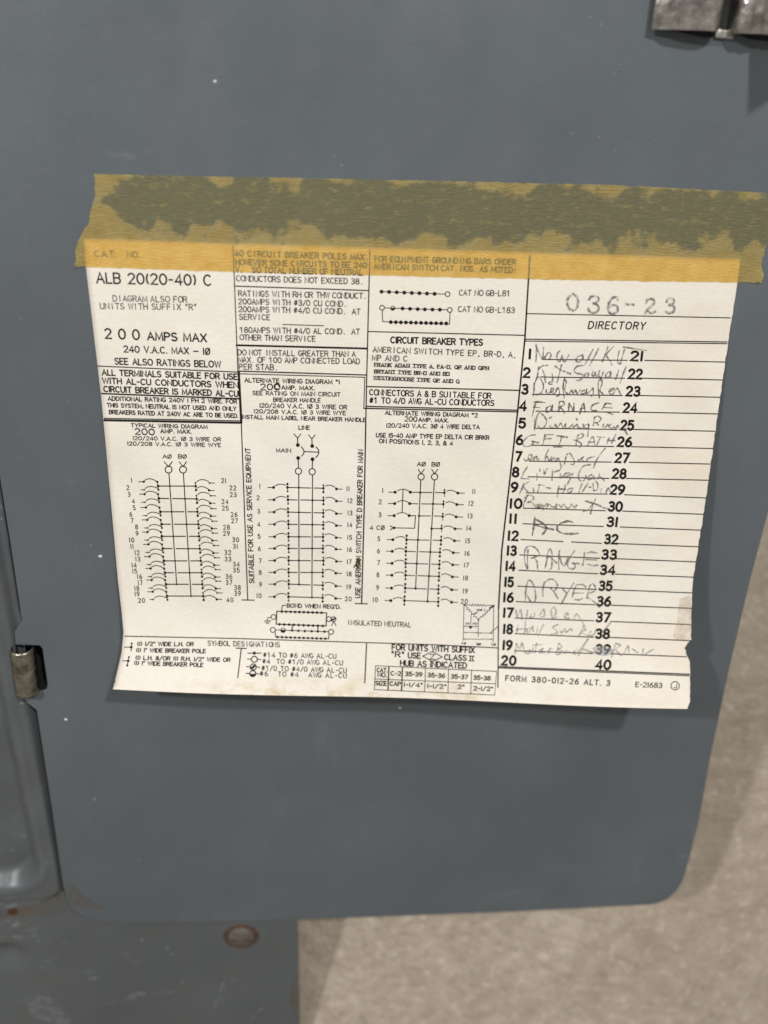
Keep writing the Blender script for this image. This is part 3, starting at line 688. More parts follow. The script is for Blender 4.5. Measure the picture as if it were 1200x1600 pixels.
for i, ((xl, y), (xr, yr)) in enumerate(zip(LJ, RJ)):
    bx = [490 + 63 * (y - 205) / 905, 608 + 62 * (y - 205) / 1001]
    con = i % 2; gapx = None if i in (0, 9) else bx[1 - con]
    at = lambda x: y + (yr - y) * (x - xl) / (xr - xl)
    if gapx is None: k.line(*T((xl, y)), *T((xr, yr)), 1.3)
    else:
        k.line(*T((xl, y)), *T((gapx - 16, at(gapx))), 1.3); k.line(*T((gapx + 16, at(gapx))), *T((xr, yr)), 1.3)
    k.dot(*T((bx[con], at(bx[con]))), 1.6)
    last = i == 9
    for dx, dy, r in ((-7, -34, 1.9), (0, 0, 2.3), (3, 31, 1.7)): k.dot(*T((xl + dx, y + dy)), r)
    k.line(*T((xl - 7, y - 34)), *T((xl + 3, y + 31)), .8)
    for dx, dy, r in ((-2, -27, 1.5), (0, 0, 2.1), (3, 32, 2.0)): k.dot(*T((xr + dx, yr + dy)), r)
    k.line(*T((xr - 2, yr - 27)), *T((xr + 3, yr + 32)), .8)
    yy = y - 35
    k.line(*T((xl - 158, yy)), *T((xl - 115, yy)), 1.0); k.dot(*T((xl - 117, yy)), 2.0); k.arc3(T((xl - 108, yy - 12)), T((xl - 68, yy - 24)), T((xl - 16, yy - 6)), 1.0)
    yy = y + 31 if not last else y + 28
    k.line(*T((xl - 140, yy)), *T((xl - 112, yy)), 1.0); k.dot(*T((xl - 113, yy)), 1.4); k.arc3(T((xl - 104, yy - 12)), T((xl - 60, yy - 28)), T((xl - 4, yy - 12)), 1.0)
    yy = yr - 26
    k.line(*T((xr + 108, yy)), *T((xr + 156, yy + 1)), 1.0); k.dot(*T((xr + 113, yy)), 1.5); k.arc3(T((xr + 10, yy - 10)), T((xr + 50, yy - 28)), T((xr + 106, yy - 12)), 1.0)
    yy = yr + 35 if not last else yr + 27
    k.line(*T((xr + 108, yy)), *T((xr + 152, yy)), 1.0); k.dot(*T((xr + 110, yy)), 2.0); k.arc3(T((xr + 12, yy - 18)), T((xr + 50, yy - 32)), T((xr + 104, yy - 10)), 1.0)
k.build('wiring_diagram', M_INK)
nums(g2, T, [(str(i + 1), x, y) for i, (x, y) in enumerate([(187, 262), (157, 322), (167, 378), (202, 432), (208, 487), (181, 540), (192, 590), (228, 643), (232, 695), (188, 750), (190, 802), (232, 853), (238, 905), (208, 955), (213, 1003), (253, 1048), (257, 1098), (230, 1143), (232, 1190), (268, 1242)])], 6.8)
nums(g2, T, [(str(i + 21), x, y) for i, (x, y) in enumerate([(937, 265), (1012, 325), (1015, 380), (948, 437), (950, 490), (1022, 542), (1026, 593), (960, 645), (960, 695), (1035, 747), (1032, 800), (970, 852), (972, 905), (1040, 947), (1040, 995), (980, 1047), (980, 1095), (1050, 1138), (1050, 1185), (988, 1238)])], 6.8)
# --- alternate diagram 1
k = Ink(); T = lambda a: (370 + a[0] / 5.714, 570 + a[1] / 5.714)
for c, a, b, st, dt in (((543, 655), (510, 617), (572, 617), (543, 717), (545, 717)), ((670, 662), (640, 625), (700, 625), (673, 725), (673, 725))):
    k.line(*T(a), *T(c), 1.1); k.line(*T(b), *T(c), 1.1); k.line(*T(c), *T(st), 1.2); k.dot(*T(dt), 3.1)
k.arc3(T((575, 733)), T((600, 775)), T((578, 815)), 1.2); k.arc3(T((708, 735)), T((733, 780)), T((705, 828)), 1.2); k.line(*T((600, 775)), *T((733, 780)), 1.2)
for dt, rg in (((548, 832), (550, 950)), ((676, 843), (673, 955))):
    k.dot(*T(dt), 3.1); k.line(*T(dt), *T((rg[0], rg[1] - 28)), 1.2); k.ring(*T(rg), 4.9, 1.2)
T = lambda a: (370 + a[0] / 5.4545, 740 + a[1] / 5.4545)
k.line(*T((528, 8)), *T((530, 943)), 1.2); k.line(*T((645, 12)), *T((640, 1055)), 1.2)
LJ = [(432, 118), (436, 223), (437, 328), (440, 432), (441, 538), (442, 638), (442, 741), (442, 842), (443, 942), (440, 1050)]
RJ = [(738, 125), (738, 228), (737, 335), (737, 437), (735, 540), (734, 638), (738, 742), (733, 843), (733, 952), (732, 1058)]
for i, ((xl, y), (xr, yr)) in enumerate(zip(LJ, RJ)):
    bx = [529, 645 - 5 * i / 9]; con = i % 2; gapx = None if i == 9 else bx[1 - con]
    at = lambda x: y + (yr - y) * (x - xl) / (xr - xl)
    if gapx is None: k.line(*T((xl, y)), *T((xr, yr)), 1.2)
    else:
        k.line(*T((xl, y)), *T((gapx - 14, at(gapx))), 1.2); k.line(*T((gapx + 14, at(gapx))), *T((xr, yr)), 1.2)
    k.dot(*T((bx[con], at(bx[con]))), 1.8)
    for dx, dy, r in ((-1, -30, 1.9), (0, 0, 2.2), (1, 34, 1.5)): k.dot(*T((xl + dx, y + dy)), r)
    k.line(*T((xl - 1, y - 30)), *T((xl + 1, y + 34)), .8)
    for dx, dy, r in ((0, -26, 1.5), (0, 0, 2.1), (0, 33, 1.9)): k.dot(*T((xr + dx, yr + dy)), r)
    k.line(*T((xr, yr - 26)), *T((xr, yr + 33)), .8)
    k.line(*T((xl - 168, y)), *T((xl - 118, y)), 1.0); k.dot(*T((xl - 119, y)), 2.3); k.arc3(T((xl - 106, y - 12)), T((xl - 62, y - 28)), T((xl - 16, y - 18)), 1.0)
    k.line(*T((xr + 112, yr + 6)), *T((xr + 160, yr + 8)), 1.0); k.dot(*T((xr + 111, yr + 6)), 2.3); k.arc3(T((xr + 18, yr - 18)), T((xr + 55, yr - 26)), T((xr + 100, yr - 8)), 1.0)
k.build('wiring_diagram', M_INK)
nums(g2, T, [(str(i + 1), x, y) for i, (x, y) in enumerate([(197, 107), (182, 205), (187, 320), (188, 432), (190, 535), (193, 640), (200, 743), (200, 843), (203, 945), (190, 1040)])], 6.6)
nums(g2, T, [(str(i + 11), x, y) for i, (x, y) in enumerate([(948, 128), (965, 230), (965, 335), (963, 437), (962, 543), (960, 647), (958, 752), (958, 855), (955, 965), (950, 1067)])], 6.6)
# --- alternate diagram 2
k = Ink(); T = lambda a: (560 + a[0] / 4.615, 620 + a[1] / 4.615)
k.text('A*', 652, 728, 664.7, 728.3, 6, 1.05, gap=.15); k.text('B*', 674.8, 728.4, 686.8, 728.7, 6, 1.05, gap=.15)
for x in (452, 549):
    k.line(*T((x - 20, 523)), *T((x, 555)), 1.1); k.line(*T((x + 23, 523)), *T((x, 555)), 1.1); k.ring(*T((x, 577)), 4.9, 1.2)
D = lambda a: (a[0], a[1] + 738.4)                # the lower enlargement starts 160 px further down
k.line(*T((450, 600)), *T(D((412, 645))), 1.2); k.line(*T((548, 600)), *T(D((498, 738))), 1.2)
busA = lambda y: 450 - 38 * (y - 600) / 783.4; busB = lambda y: 548 - 50 * (y - 600) / 876.4
for i, (y, x0, x1, xr) in enumerate(((690, 265, 374, 620), (772, 262, 370, 613), (859, 258, 366, 608))):
    k.line(*T((x0 - 46, y - 2)), *T((x0, y - 2)), 1.0); k.dot(*T((x0, y - 2)), 2.5); k.dot(*T((x1, y - 2)), 2.5); k.arc3(T((x0 + 18, y - 12)), T((x0 + 56, y - 24)), T((x1 - 10, y - 10)), 1.0)
    con, gp = (busA(y), busB(y)) if i != 1 else (busB(y), busA(y))
    if i < 2: k.line(*T((x1, y - 2)), *T((gp - 13, y)), 1.1)
    else: k.path(T((x1, y - 2)), T((412, y - 2)), T((405, 948)), T((262, 945)), w=1.1); k.line(*T((con, y)), *T((gp - 13, y)), 1.1)
    k.line(*T((gp + 13, y)), *T((xr, y + 2)), 1.1); k.dot(*T((con, y)), 2.0)
k.line(*T((322, 665)), *T((315, 836)), 1.1)
k.dot(*T((258, 945)), 2.2); k.path(T((230, 933)), T((258, 945)), T((230, 957)), w=1.2)
k.line(*T((busB(950), 951)), *T((600, 949)), 1.1); k.dot(*T((busB(950), 951)), 2.2)
for xr, y, st in ((620, 691, 1), (613, 774, 1), (608, 863, 1), (600, 949, 1)):
    k.dot(*T((xr, y)), 2.1); k.dot(*T((xr + 1, y - 20)), 1.5); k.line(*T((xr + 1, y - 20)), *T((xr, y + 28)), .8)
    k.arc3(T((xr + 18, y - 10)), T((xr + 50, y - 17)), T((xr + 88, y - 2)), 1.0); k.dot(*T((xr + 97, y + 3)), 2.4); k.line(*T((xr + 97, y + 3)), *T((xr + 145, y + 4)), 1.0)
LJ = [(347, 292), (342, 376), (341, 462), (340, 548), (337, 641), (332, 731)]; RJ = [(596, 297), (588, 383), (584, 470), (581, 557), (577, 650), (576, 740)]
for i, (a, b) in enumerate(zip(LJ, RJ)):
    (xl, y), (xr, yr) = D(a), D(b)
    bA, bB = busA(y), busB(y); con, gp = (bA, bB) if i % 2 == 0 else (bB, bA)
    at = lambda x: y + (yr - y) * (x - xl) / (xr - xl)
    if i == 5: k.line(*T((xl, y)), *T((xr, yr)), 1.1); con = bB
    else: k.line(*T((xl, y)), *T((gp - 13, at(gp))), 1.1); k.line(*T((gp + 13, at(gp))), *T((xr, yr)), 1.1)
    k.dot(*T((con, at(con))), 2.0)
    for dx, dy, r in ((1, -29, 2.0), (0, 0, 2.3), (-1, 29, 1.7)): k.dot(*T((xl + dx, y + dy)), r)
    for dx, dy, r in ((1, -27, 1.7), (0, 0, 2.2), (-1, 29, 2.0)): k.dot(*T((xr + dx, yr + dy)), r)
    k.line(*T((xl + 1, y - 29)), *T((xl - 1, y + 29)), .8); k.line(*T((xr + 1, yr - 27)), *T((xr - 1, yr + 29)), .8)
    k.line(*T((xl - 140, y - 1)), *T((xl - 97, y)), 1.0); k.dot(*T((xl - 98, y)), 2.5); k.arc3(T((xl - 80, y - 12)), T((xl - 45, y - 22)), T((xl - 12, y - 14)), 1.0)
    k.line(*T((xr + 97, yr + 3)), *T((xr + 140, yr + 4)), 1.0); k.dot(*T((xr + 96, yr + 3)), 2.4); k.arc3(T((xr + 20, yr - 13)), T((xr + 52, yr - 19)), T((xr + 84, yr - 4)), 1.0)
k.build('wiring_diagram', M_INK)
nums(g2, T, [('1', 175, 675), ('2', 157, 757), ('3', 155, 850)], 6.8)
nums(g2, T, [('11', 832, 682), ('12', 812, 768), ('13', 805, 858), ('14', 797, 947)], 6.8)
g2.text('4 C*', 578, 827.5, 600.5, 827.8, 6.2, 1.1, gap=.2)
nums(g2, T, [(s_, *D((x, y))) for s_, x, y in [('5', 147, 285), ('6', 145, 373), ('7', 145, 458), ('8', 140, 545), ('9', 138, 637), ('10', 122, 725)]], 6.8)
nums(g2, T, [(s_, *D((x, y))) for s_, x, y in [('15', 788, 300), ('16', 783, 390), ('17', 778, 475), ('18', 772, 568), ('19', 770, 662), ('20', 763, 737)]], 6.8)
g2.build('pole_number', M_INKM)
# --- delta transformer sketch
k = Ink(); T = lambda a: (700 + a[0] / 12., 930 + a[1] / 12.)
k.dot(*T((305, 182)), 1.7); k.dot(*T((855, 200)), 1.6); k.dot(*T((570, 462)), 1.5)
k.stroke([T(p) for p in [(305, 182), (425, 185), (440, 200), (465, 160), (480, 205), (515, 165), (530, 205), (565, 165), (585, 205), (620, 170), (640, 210), (675, 170), (700, 212), (730, 188), (850, 195)]], .8)
k.stroke([T(p) for p in [(305, 182), (345, 220), (365, 225), (355, 265), (405, 265), (400, 305), (445, 310), (445, 355), (490, 355), (480, 400), (530, 405), (540, 420), (570, 462)]], .8)
k.stroke([T(p) for p in [(570, 462), (620, 400), (655, 402), (655, 365), (700, 365), (700, 325), (740, 325), (740, 285), (785, 285), (785, 245), (830, 215), (855, 200)]], .9)
k.path(T((785, 245)), T((860, 195)), w=2.2); k.path(T((485, 355)), T((545, 325)), w=1.6)
for a, b in (((300, 190), (285, 850)), ((435, 360), (425, 560)), ((570, 470), (565, 780)), ((855, 205), (848, 880))): k.line(*T(a), *T(b), .8)
for xa, xb, y in ((290, 565, 582), (290, 570, 698), (570, 845, 708), (290, 845, 822)):
    k.line(*T((xa, y)), *T((xb, y + 4)), .75)
    k.poly([T((xa, y)), T((xa + 45, y - 13)), T((xa + 45, y + 13))]); k.poly([T((xb, y + 4)), T((xb - 50, y - 10)), T((xb - 50, y + 18))])
k.poly([T((375, 575)), T((475, 578)), T((420, 640))])
k.path(T((935, 585)), T((900, 620)), T((820, 680)), T((800, 705)), w=.9)
k.text('208 V', *T((540, 295)), *T((700, 297)), 2.8, .7); k.text('120', *T((330, 545)), *T((400, 545)), 2.4, .6); k.text('120', *T((465, 545)), *T((545, 548)), 2.4, .6)
k.text('A*', *T((252, 918)), *T((335, 920)), 2.8, .7); k.text('B*', *T((540, 935)), *T((612, 936)), 2.8, .8); k.text('C*', *T((815, 942)), *T((890, 944)), 3.0, .8)
k.build('transformer_diagram', M_INKM)
# --- neutral bar
k = Ink(); T = lambda a: (370 + a[0] / 3.871, 930 + a[1] / 3.871)
k.text("BOND WHEN REQ'D.", 448.8, 949, 532, 951, 5.8, 1.1); k.path(T((297, 62)), T((275, 62)), T((272, 98)), w=1.1)
k.path(T((242, 97)), T((543, 107)), T((540, 186)), T((238, 175)), T((242, 97)), w=1.3)
for i in range(10): k.dot(*T((272 + 240 * i / 9, 99 + 7 * i / 9)), 2.2)
for i in range(10): k.dot(*T((258 + 262 * i / 9, 176 + 10 * i / 9)), 2.2)
k.ring(*T((222, 132)), 3.8, 1.1); k.path(T((207, 132)), T((186, 138)), T((186, 155)), w=1.0)
for j, hw in enumerate((20, 14, 8)): k.line(*T((186 - hw, 155 + 8 * j)), *T((186 + hw, 155 + 8 * j)), .9)
k.ring(*T((557, 145)), 3.8, 1.1); k.ring(*T((585, 145)), 3.8, 1.1)
for o in (-7, 0, 7): k.line(*T((573 + o, 152)), *T((597 + o * .5, 138)), 1.0)
k.path(T((572, 185)), T((587, 158)), T((600, 184)), w=1.0)
k.ring(*T((218, 210)), 3.9, 1.1); k.ring(*T((570, 222)), 3.9, 1.1); k.line(*T((234, 210)), *T((555, 221)), 1.0)
k.poly([T((280 + 15 * math.cos(a), 213 + 13 * math.sin(a))) for a in np.linspace(0, math.pi, 9)]); k.ring(*T((280, 212)), 3.6, .9)
for x, y in ((335, 213), (372, 215), (411, 217), (453, 218), (490, 219), (530, 220)): k.dot(*T((x, y)), 2.1)
k.line(*T((335, 180)), *T((335, 213)), 1.2); k.line(*T((491, 185)), *T((490, 219)), 1.2)
k.path(T((232, 222)), T((235, 253)), T((555, 264)), T((557, 236)), w=1.0)
for i in range(12): k.dot(*T((247 + 288 * i / 11, 253 + 10 * i / 11)), 2.1)
k.build('neutral_bar_diagram', M_INK)
# --- symbol designations
k = Ink(); T = lambda a: (160 + a[0] / 3.75, 920 + a[1] / 3.75)
k.line(*T((172, 318)), *T((168, 364)), 1.1); k.dot(*T((172, 320)), 1.6); k.dot(*T((169, 342)), 2.2); k.line(*T((130, 342)), *T((168, 342)), 1.1)
k.line(*T((156, 400)), *T((145, 450)), 1.1); k.dot(*T((156, 400)), 1.6); k.dot(*T((151, 422)), 2.2); k.dot(*T((145, 449)), 1.8); k.line(*T((118, 422)), *T((150, 422)), 1.1)
for x, y, kind in ((890, 377, 0), (890, 413, 1), (884, 458, 2), (881, 497, 3)):
    if kind == 0: k.line(*T((x - 38, y)), *T((x + 40, y)), 1.2); k.dot(*T((x, y)), 2.6)
    else:
        k.line(*T((x - 40, y - 2)), *T((x - 18, y)), 1.1); k.line(*T((x + 18, y)), *T((x + 40, y + 2)), 1.1); k.ring(*T((x, y)), 4.7, 1.3)
    if kind == 2:
        for o in (-8, 0, 8): k.line(*T((x - 11 + o, y + 10)), *T((x + 9 + o * .6, y - 9)), 1.1)
    if kind == 3: k.poly([T((x + 17 * math.cos(a), y + 1 + 16 * math.sin(a))) for a in np.linspace(0, math.pi, 10)])
k.text('(1) 1/2" WIDE L.H. OR', 214.7, 1008.8, 302, 1009.4, 5.8, 1.2, slant=.15); k.text('(1) 1" WIDE BREAKER POLE', 213, 1018.6, 320.8, 1020.4, 5.8, 1.2, slant=.15)
k.text('(1) L.H. &/OR (1) R.H. 1/2" WIDE OR', 212, 1030.4, 359.5, 1034, 5.8, 1.2, slant=.15); k.text('(1) 1" WIDE BREAKER POLE', 210, 1038.7, 316.8, 1042, 5.8, 1.2, slant=.15)
k.dot(180, 1065.5, 1.0)
k.build('symbol_key', M_INK)
k = Ink()
k.mono('SYMBOL DESIGNATIONS', 324.8, 1008.5, 437.3, 1011, 7.2, 1.15)
for t in [('#14 TO #6 AWG AL-CU', 411.3, 1026.6, 525.5, 1029), ('#4  TO #1/0 AWG AL-CU', 410, 1036.4, 536, 1039.4), ('#1/0 TO #4/0 AWG AL-CU', 408.7, 1047.2, 541.8, 1051), ('#6   TO #4   AWG AL-CU', 406, 1055.8, 541.8, 1059.4)]: k.mono(*t, 7.0, 1.15)
k.mono('INSULATED NEUTRAL', 542.6, 976, 642.5, 979.8, 7.0, 1.15)
k.build('symbol_text', M_INKG)
# --- hub table
k = Ink(); T = lambda a: (560 + a[0] / 2.2222, 920 + a[1] / 2.2222)
k.text('FOR UNITS WITH SUFFIX', *T((117, 212)), *T((402, 222)), 8.4, 1.5); k.text('"R"', *T((115, 236)), *T((158, 238)), 8.2, 1.4); k.text('USE', *T((173, 240)), *T((215, 242)), 8.2, 1.5)
c = (257, 235); k.path(*[T(p) for p in ((c[0] - 34, c[1] - 1), (c[0], c[1] - 17), (c[0] + 34, c[1] + 2), (c[0], c[1] + 17), (c[0] - 34, c[1] - 1))], w=1.1)
k.text('Z', *T((249, 244)), *T((264, 245)), 7.4, 1.3); k.text('CLASS', *T((299, 246)), *T((374, 249)), 8.0, 1.5)
k.path(T((383, 233)), T((403, 234)), w=1.1); k.path(T((383, 250)), T((403, 251)), w=1.1); k.path(T((389, 233)), T((389, 250)), w=1.3); k.path(T((397, 234)), T((397, 251)), w=1.3)
k.text('HUB AS INDICATED', *T((146, 267)), *T((375, 276)), 8.4, 1.5)
k.build('hub_text', M_INK)
k = Ink()
k.line(*T((60, 267)), *T((480, 287)), .9); k.line(*T((57, 313)), *T((477, 330)), .9); k.line(*T((55, 350)), *T((473, 369)), .9)
for a, b, w in ((60, 55, .9), (106, 103, 1.6), (153, 150, 1.6), (233, 230, .9), (313, 311, .9), (393, 390, .9), (480, 473, .7)):
    k.line(*T((a, 267 + (a - 60) * .047)), *T((b, 350 + (b - 55) * .0455)), w)
for s_, xa, xb, y in (('CAT.', 65, 100, 288), ('NO.', 68, 98, 305), ('C-2', 113, 147, 300), ('35-39', 163, 221, 302), ('35-36', 241, 300, 306), ('35-37', 322, 379, 311), ('35-38', 400, 458, 315),
                      ('SIZE', 60, 98, 334), ('CAP', 110, 146, 336), ('1-1/4"', 158, 222, 339), ('1-1/2"', 240, 304, 344), ('2"', 345, 367, 347), ('2-1/2"', 400, 466, 352)):
    k.text(s_, *T((xa, y)), *T((xb, y + (xb - xa) * .045)), 6.2 if s_ not in ('CAT.', 'NO.') else 6.0, 1.25)
k.build('hub_table', M_INK)
k = Ink()
k.text('FORM 380-012-26 ALT. 3', 790, 1063.6, 952.5, 1071.4, 8.0, 1.35, gap=.34); k.text('E-21683', 993, 1073, 1034, 1074.8, 7.4, 1.15); k.ring(1055, 1071.5, 6.6, 1.1); k.text('J', 1053, 1075, 1057, 1075.2, 7, 1.0)
k.build('form_number_text', M_INKM)

# --- directory
rows = [(1, 824, 829, 560, 848, 561.7, 980, 563, 984.6, 1004, 563, 1007.5, 563, 1134), (2, 817, 828, 589, 844.6, 589, 976, 591, 981, 1003, 591, 1004, 591, 1129), (3, 814.6, 825, 615, 832, 616, 972.7, 618, 977.5, 999.6, 618, 1000, 618, 1125),
        (4, 811, 822.5, 641, 837.5, 642.4, 968, 644, 973, 995, 643.8, 995.5, 644, 1121), (5, 810, 821, 668, 834.7, 669, 963.6, 671, 969, 989.7, 671, 990, 671, 1117), (6, 806, 817, 694, 831, 695.7, 959, 697.7, 964, 986.8, 697, 987, 698, 1113),
        (7, 805, 814.6, 720, 826.7, 720.6, 955, 722, 960, 982.6, 722, 983, 722.3, 1109), (8, 800, 810.6, 744.4, 824.8, 745, 951.4, 747.5, 956, 978, 746.7, 979, 747.6, 1106.5), (9, 798, 809, 768, 822, 770, 949, 772, 952.8, 975.5, 771.6, 976, 773, 1103),
        (10, 796, 815.4, 793.5, 819, 794, 946, 798, 950, 972, 798, 973, 798.6, 1099.5), (11, 795.4, 807, 817, 817, 818.3, 943, 822.7, 947.5, 964.6, 822, 969, 823.4, 1095), (12, 793, 809.6, 843.7, 814, 843, 939.4, 849, 943.8, 965, 849, 965, 849.3, 1090.5),
        (13, 791.6, 806.7, 867, 812, 867, 937, 872.3, 939.4, 963, 873, 963, 873, 1086.5), (14, 789.6, 805, 891, 810.5, 891, 934, 896.5, 937, 960.7, 897, 961, 897, 1083.5), (15, 787.8, 802, 916, 808.7, 916, 932, 921, 935, 956, 922, 957.5, 921.5, 1082),
        (16, 786, 802, 940, 806.7, 940, 930, 945, 932, 954, 946, 955, 945.6, 1080), (17, 785.8, 801.4, 964, 805, 965.6, 927.7, 970, 930.6, 953, 971, 954, 971, 1079), (18, 785.8, 800.8, 989.5, 805, 990, 927.7, 995.7, 930, 952, 996.8, 953, 996, 1078.5),
        (19, 785, 800, 1014.6, 804, 1016.7, 926, 1021, 930, 953, 1021, 954, 1021.5, 1072.5), (20, 783, 806, 1038.5, 0, 0, 0, 0, 930, 954, 1045, 0, 0, 0)]
for (n, xa, xb, yb, l0, m0, l1, m1, x2, x3, y2, l2, m2, l3) in rows:
    cap = 14 - n * .03; k = Ink(); k2 = Ink(); ln = Ink()
    if n == 1: k.text('1', 826, 560, 829, 560, cap, 2.9, gap=.2)
    else: k.text(str(n), xa + 1, yb, xb - 1, yb + .4, cap, 2.8, gap=.30)
    s2 = str(n + 20); k2.text(s2, x2 + 1, y2, x3 - 1, y2 + .5, cap, 2.8, gap=.24)
    if l0:
        if n == 12: ln.line(l0, m0, 880, 846.2, 1.25); ln.line(893, 846.8, l1, m1, 1.25)
        else: ln.line(l0, m0, l1, m1, 1.25)
        ln.build('entry_line', M_INK); ln = Ink(); ln.line(l2, m2, l3, m2 + (l3 - l2) * .040 if n > 8 else m2 + (l3 - l2) * .022, 1.25); ln.build('entry_line', M_INK)
    k.build('circuit_number', M_INK); k2.build('circuit_number', M_INK)
k = Ink(); k.text('DIRECTORY', 919, 513.3, 1007, 514.6, 11, 1.5, gap=.30, slant=.12); k.build('directory_heading', M_INK)
# stamped serial
k = Ink(); T = lambda a: (870 + a[0] / 6., 440 + a[1] / 6.)
def catmull(P, n=5):
    P = np.asarray(P, float)
    if len(P) < 3: return P
    Q = np.vstack([2 * P[0] - P[1], P, 2 * P[-1] - P[-2]]); out = []
    for i in range(1, len(Q) - 2):
        for t in np.linspace(0, 1, n, endpoint=False):
            out.append(.5 * (2 * Q[i] + (Q[i + 1] - Q[i - 1]) * t + (2 * Q[i - 1] - 5 * Q[i] + 4 * Q[i + 1] - Q[i + 2]) * t * t + (3 * Q[i] - Q[i - 1] - 3 * Q[i + 1] + Q[i + 2]) * t ** 3))
    return np.array(out + [P[-1]])
for st in ([(150, 115), (108, 150), (98, 200), (115, 255), (150, 270)], [(150, 115), (185, 140), (200, 190), (185, 250), (150, 270)],
           [(302, 170), (315, 145), (345, 135), (380, 142), (388, 170), (370, 195), (340, 205)], [(340, 205), (375, 215), (392, 250), (375, 282), (335, 292), (300, 275), (298, 252)],
           [(572, 170), (560, 148), (525, 150), (495, 185), (480, 235), (490, 285), (525, 302), (560, 285), (572, 250), (555, 225), (520, 222), (490, 245)],
           [(645, 210), (720, 216)], [(838, 200), (845, 172), (875, 160), (908, 172), (912, 200), (890, 230), (850, 265), (825, 300)], [(828, 290), (850, 276), (885, 298), (925, 280)],
           [(1025, 190), (1040, 165), (1070, 155), (1095, 170), (1095, 195), (1070, 215), (1055, 218)], [(1055, 218), (1090, 228), (1102, 255), (1088, 285), (1050, 295), (1015, 278)]):
    k.stroke([T(p) for p in catmull(st)], 3.4)
    k.stroke([(x + .5, y + .5) for x, y in [T(p) for p in catmull(st)]], 2.0)
k.build('stamped_serial_number', M_STAMP, lab='faint grey rubber-stamped number 036-23')

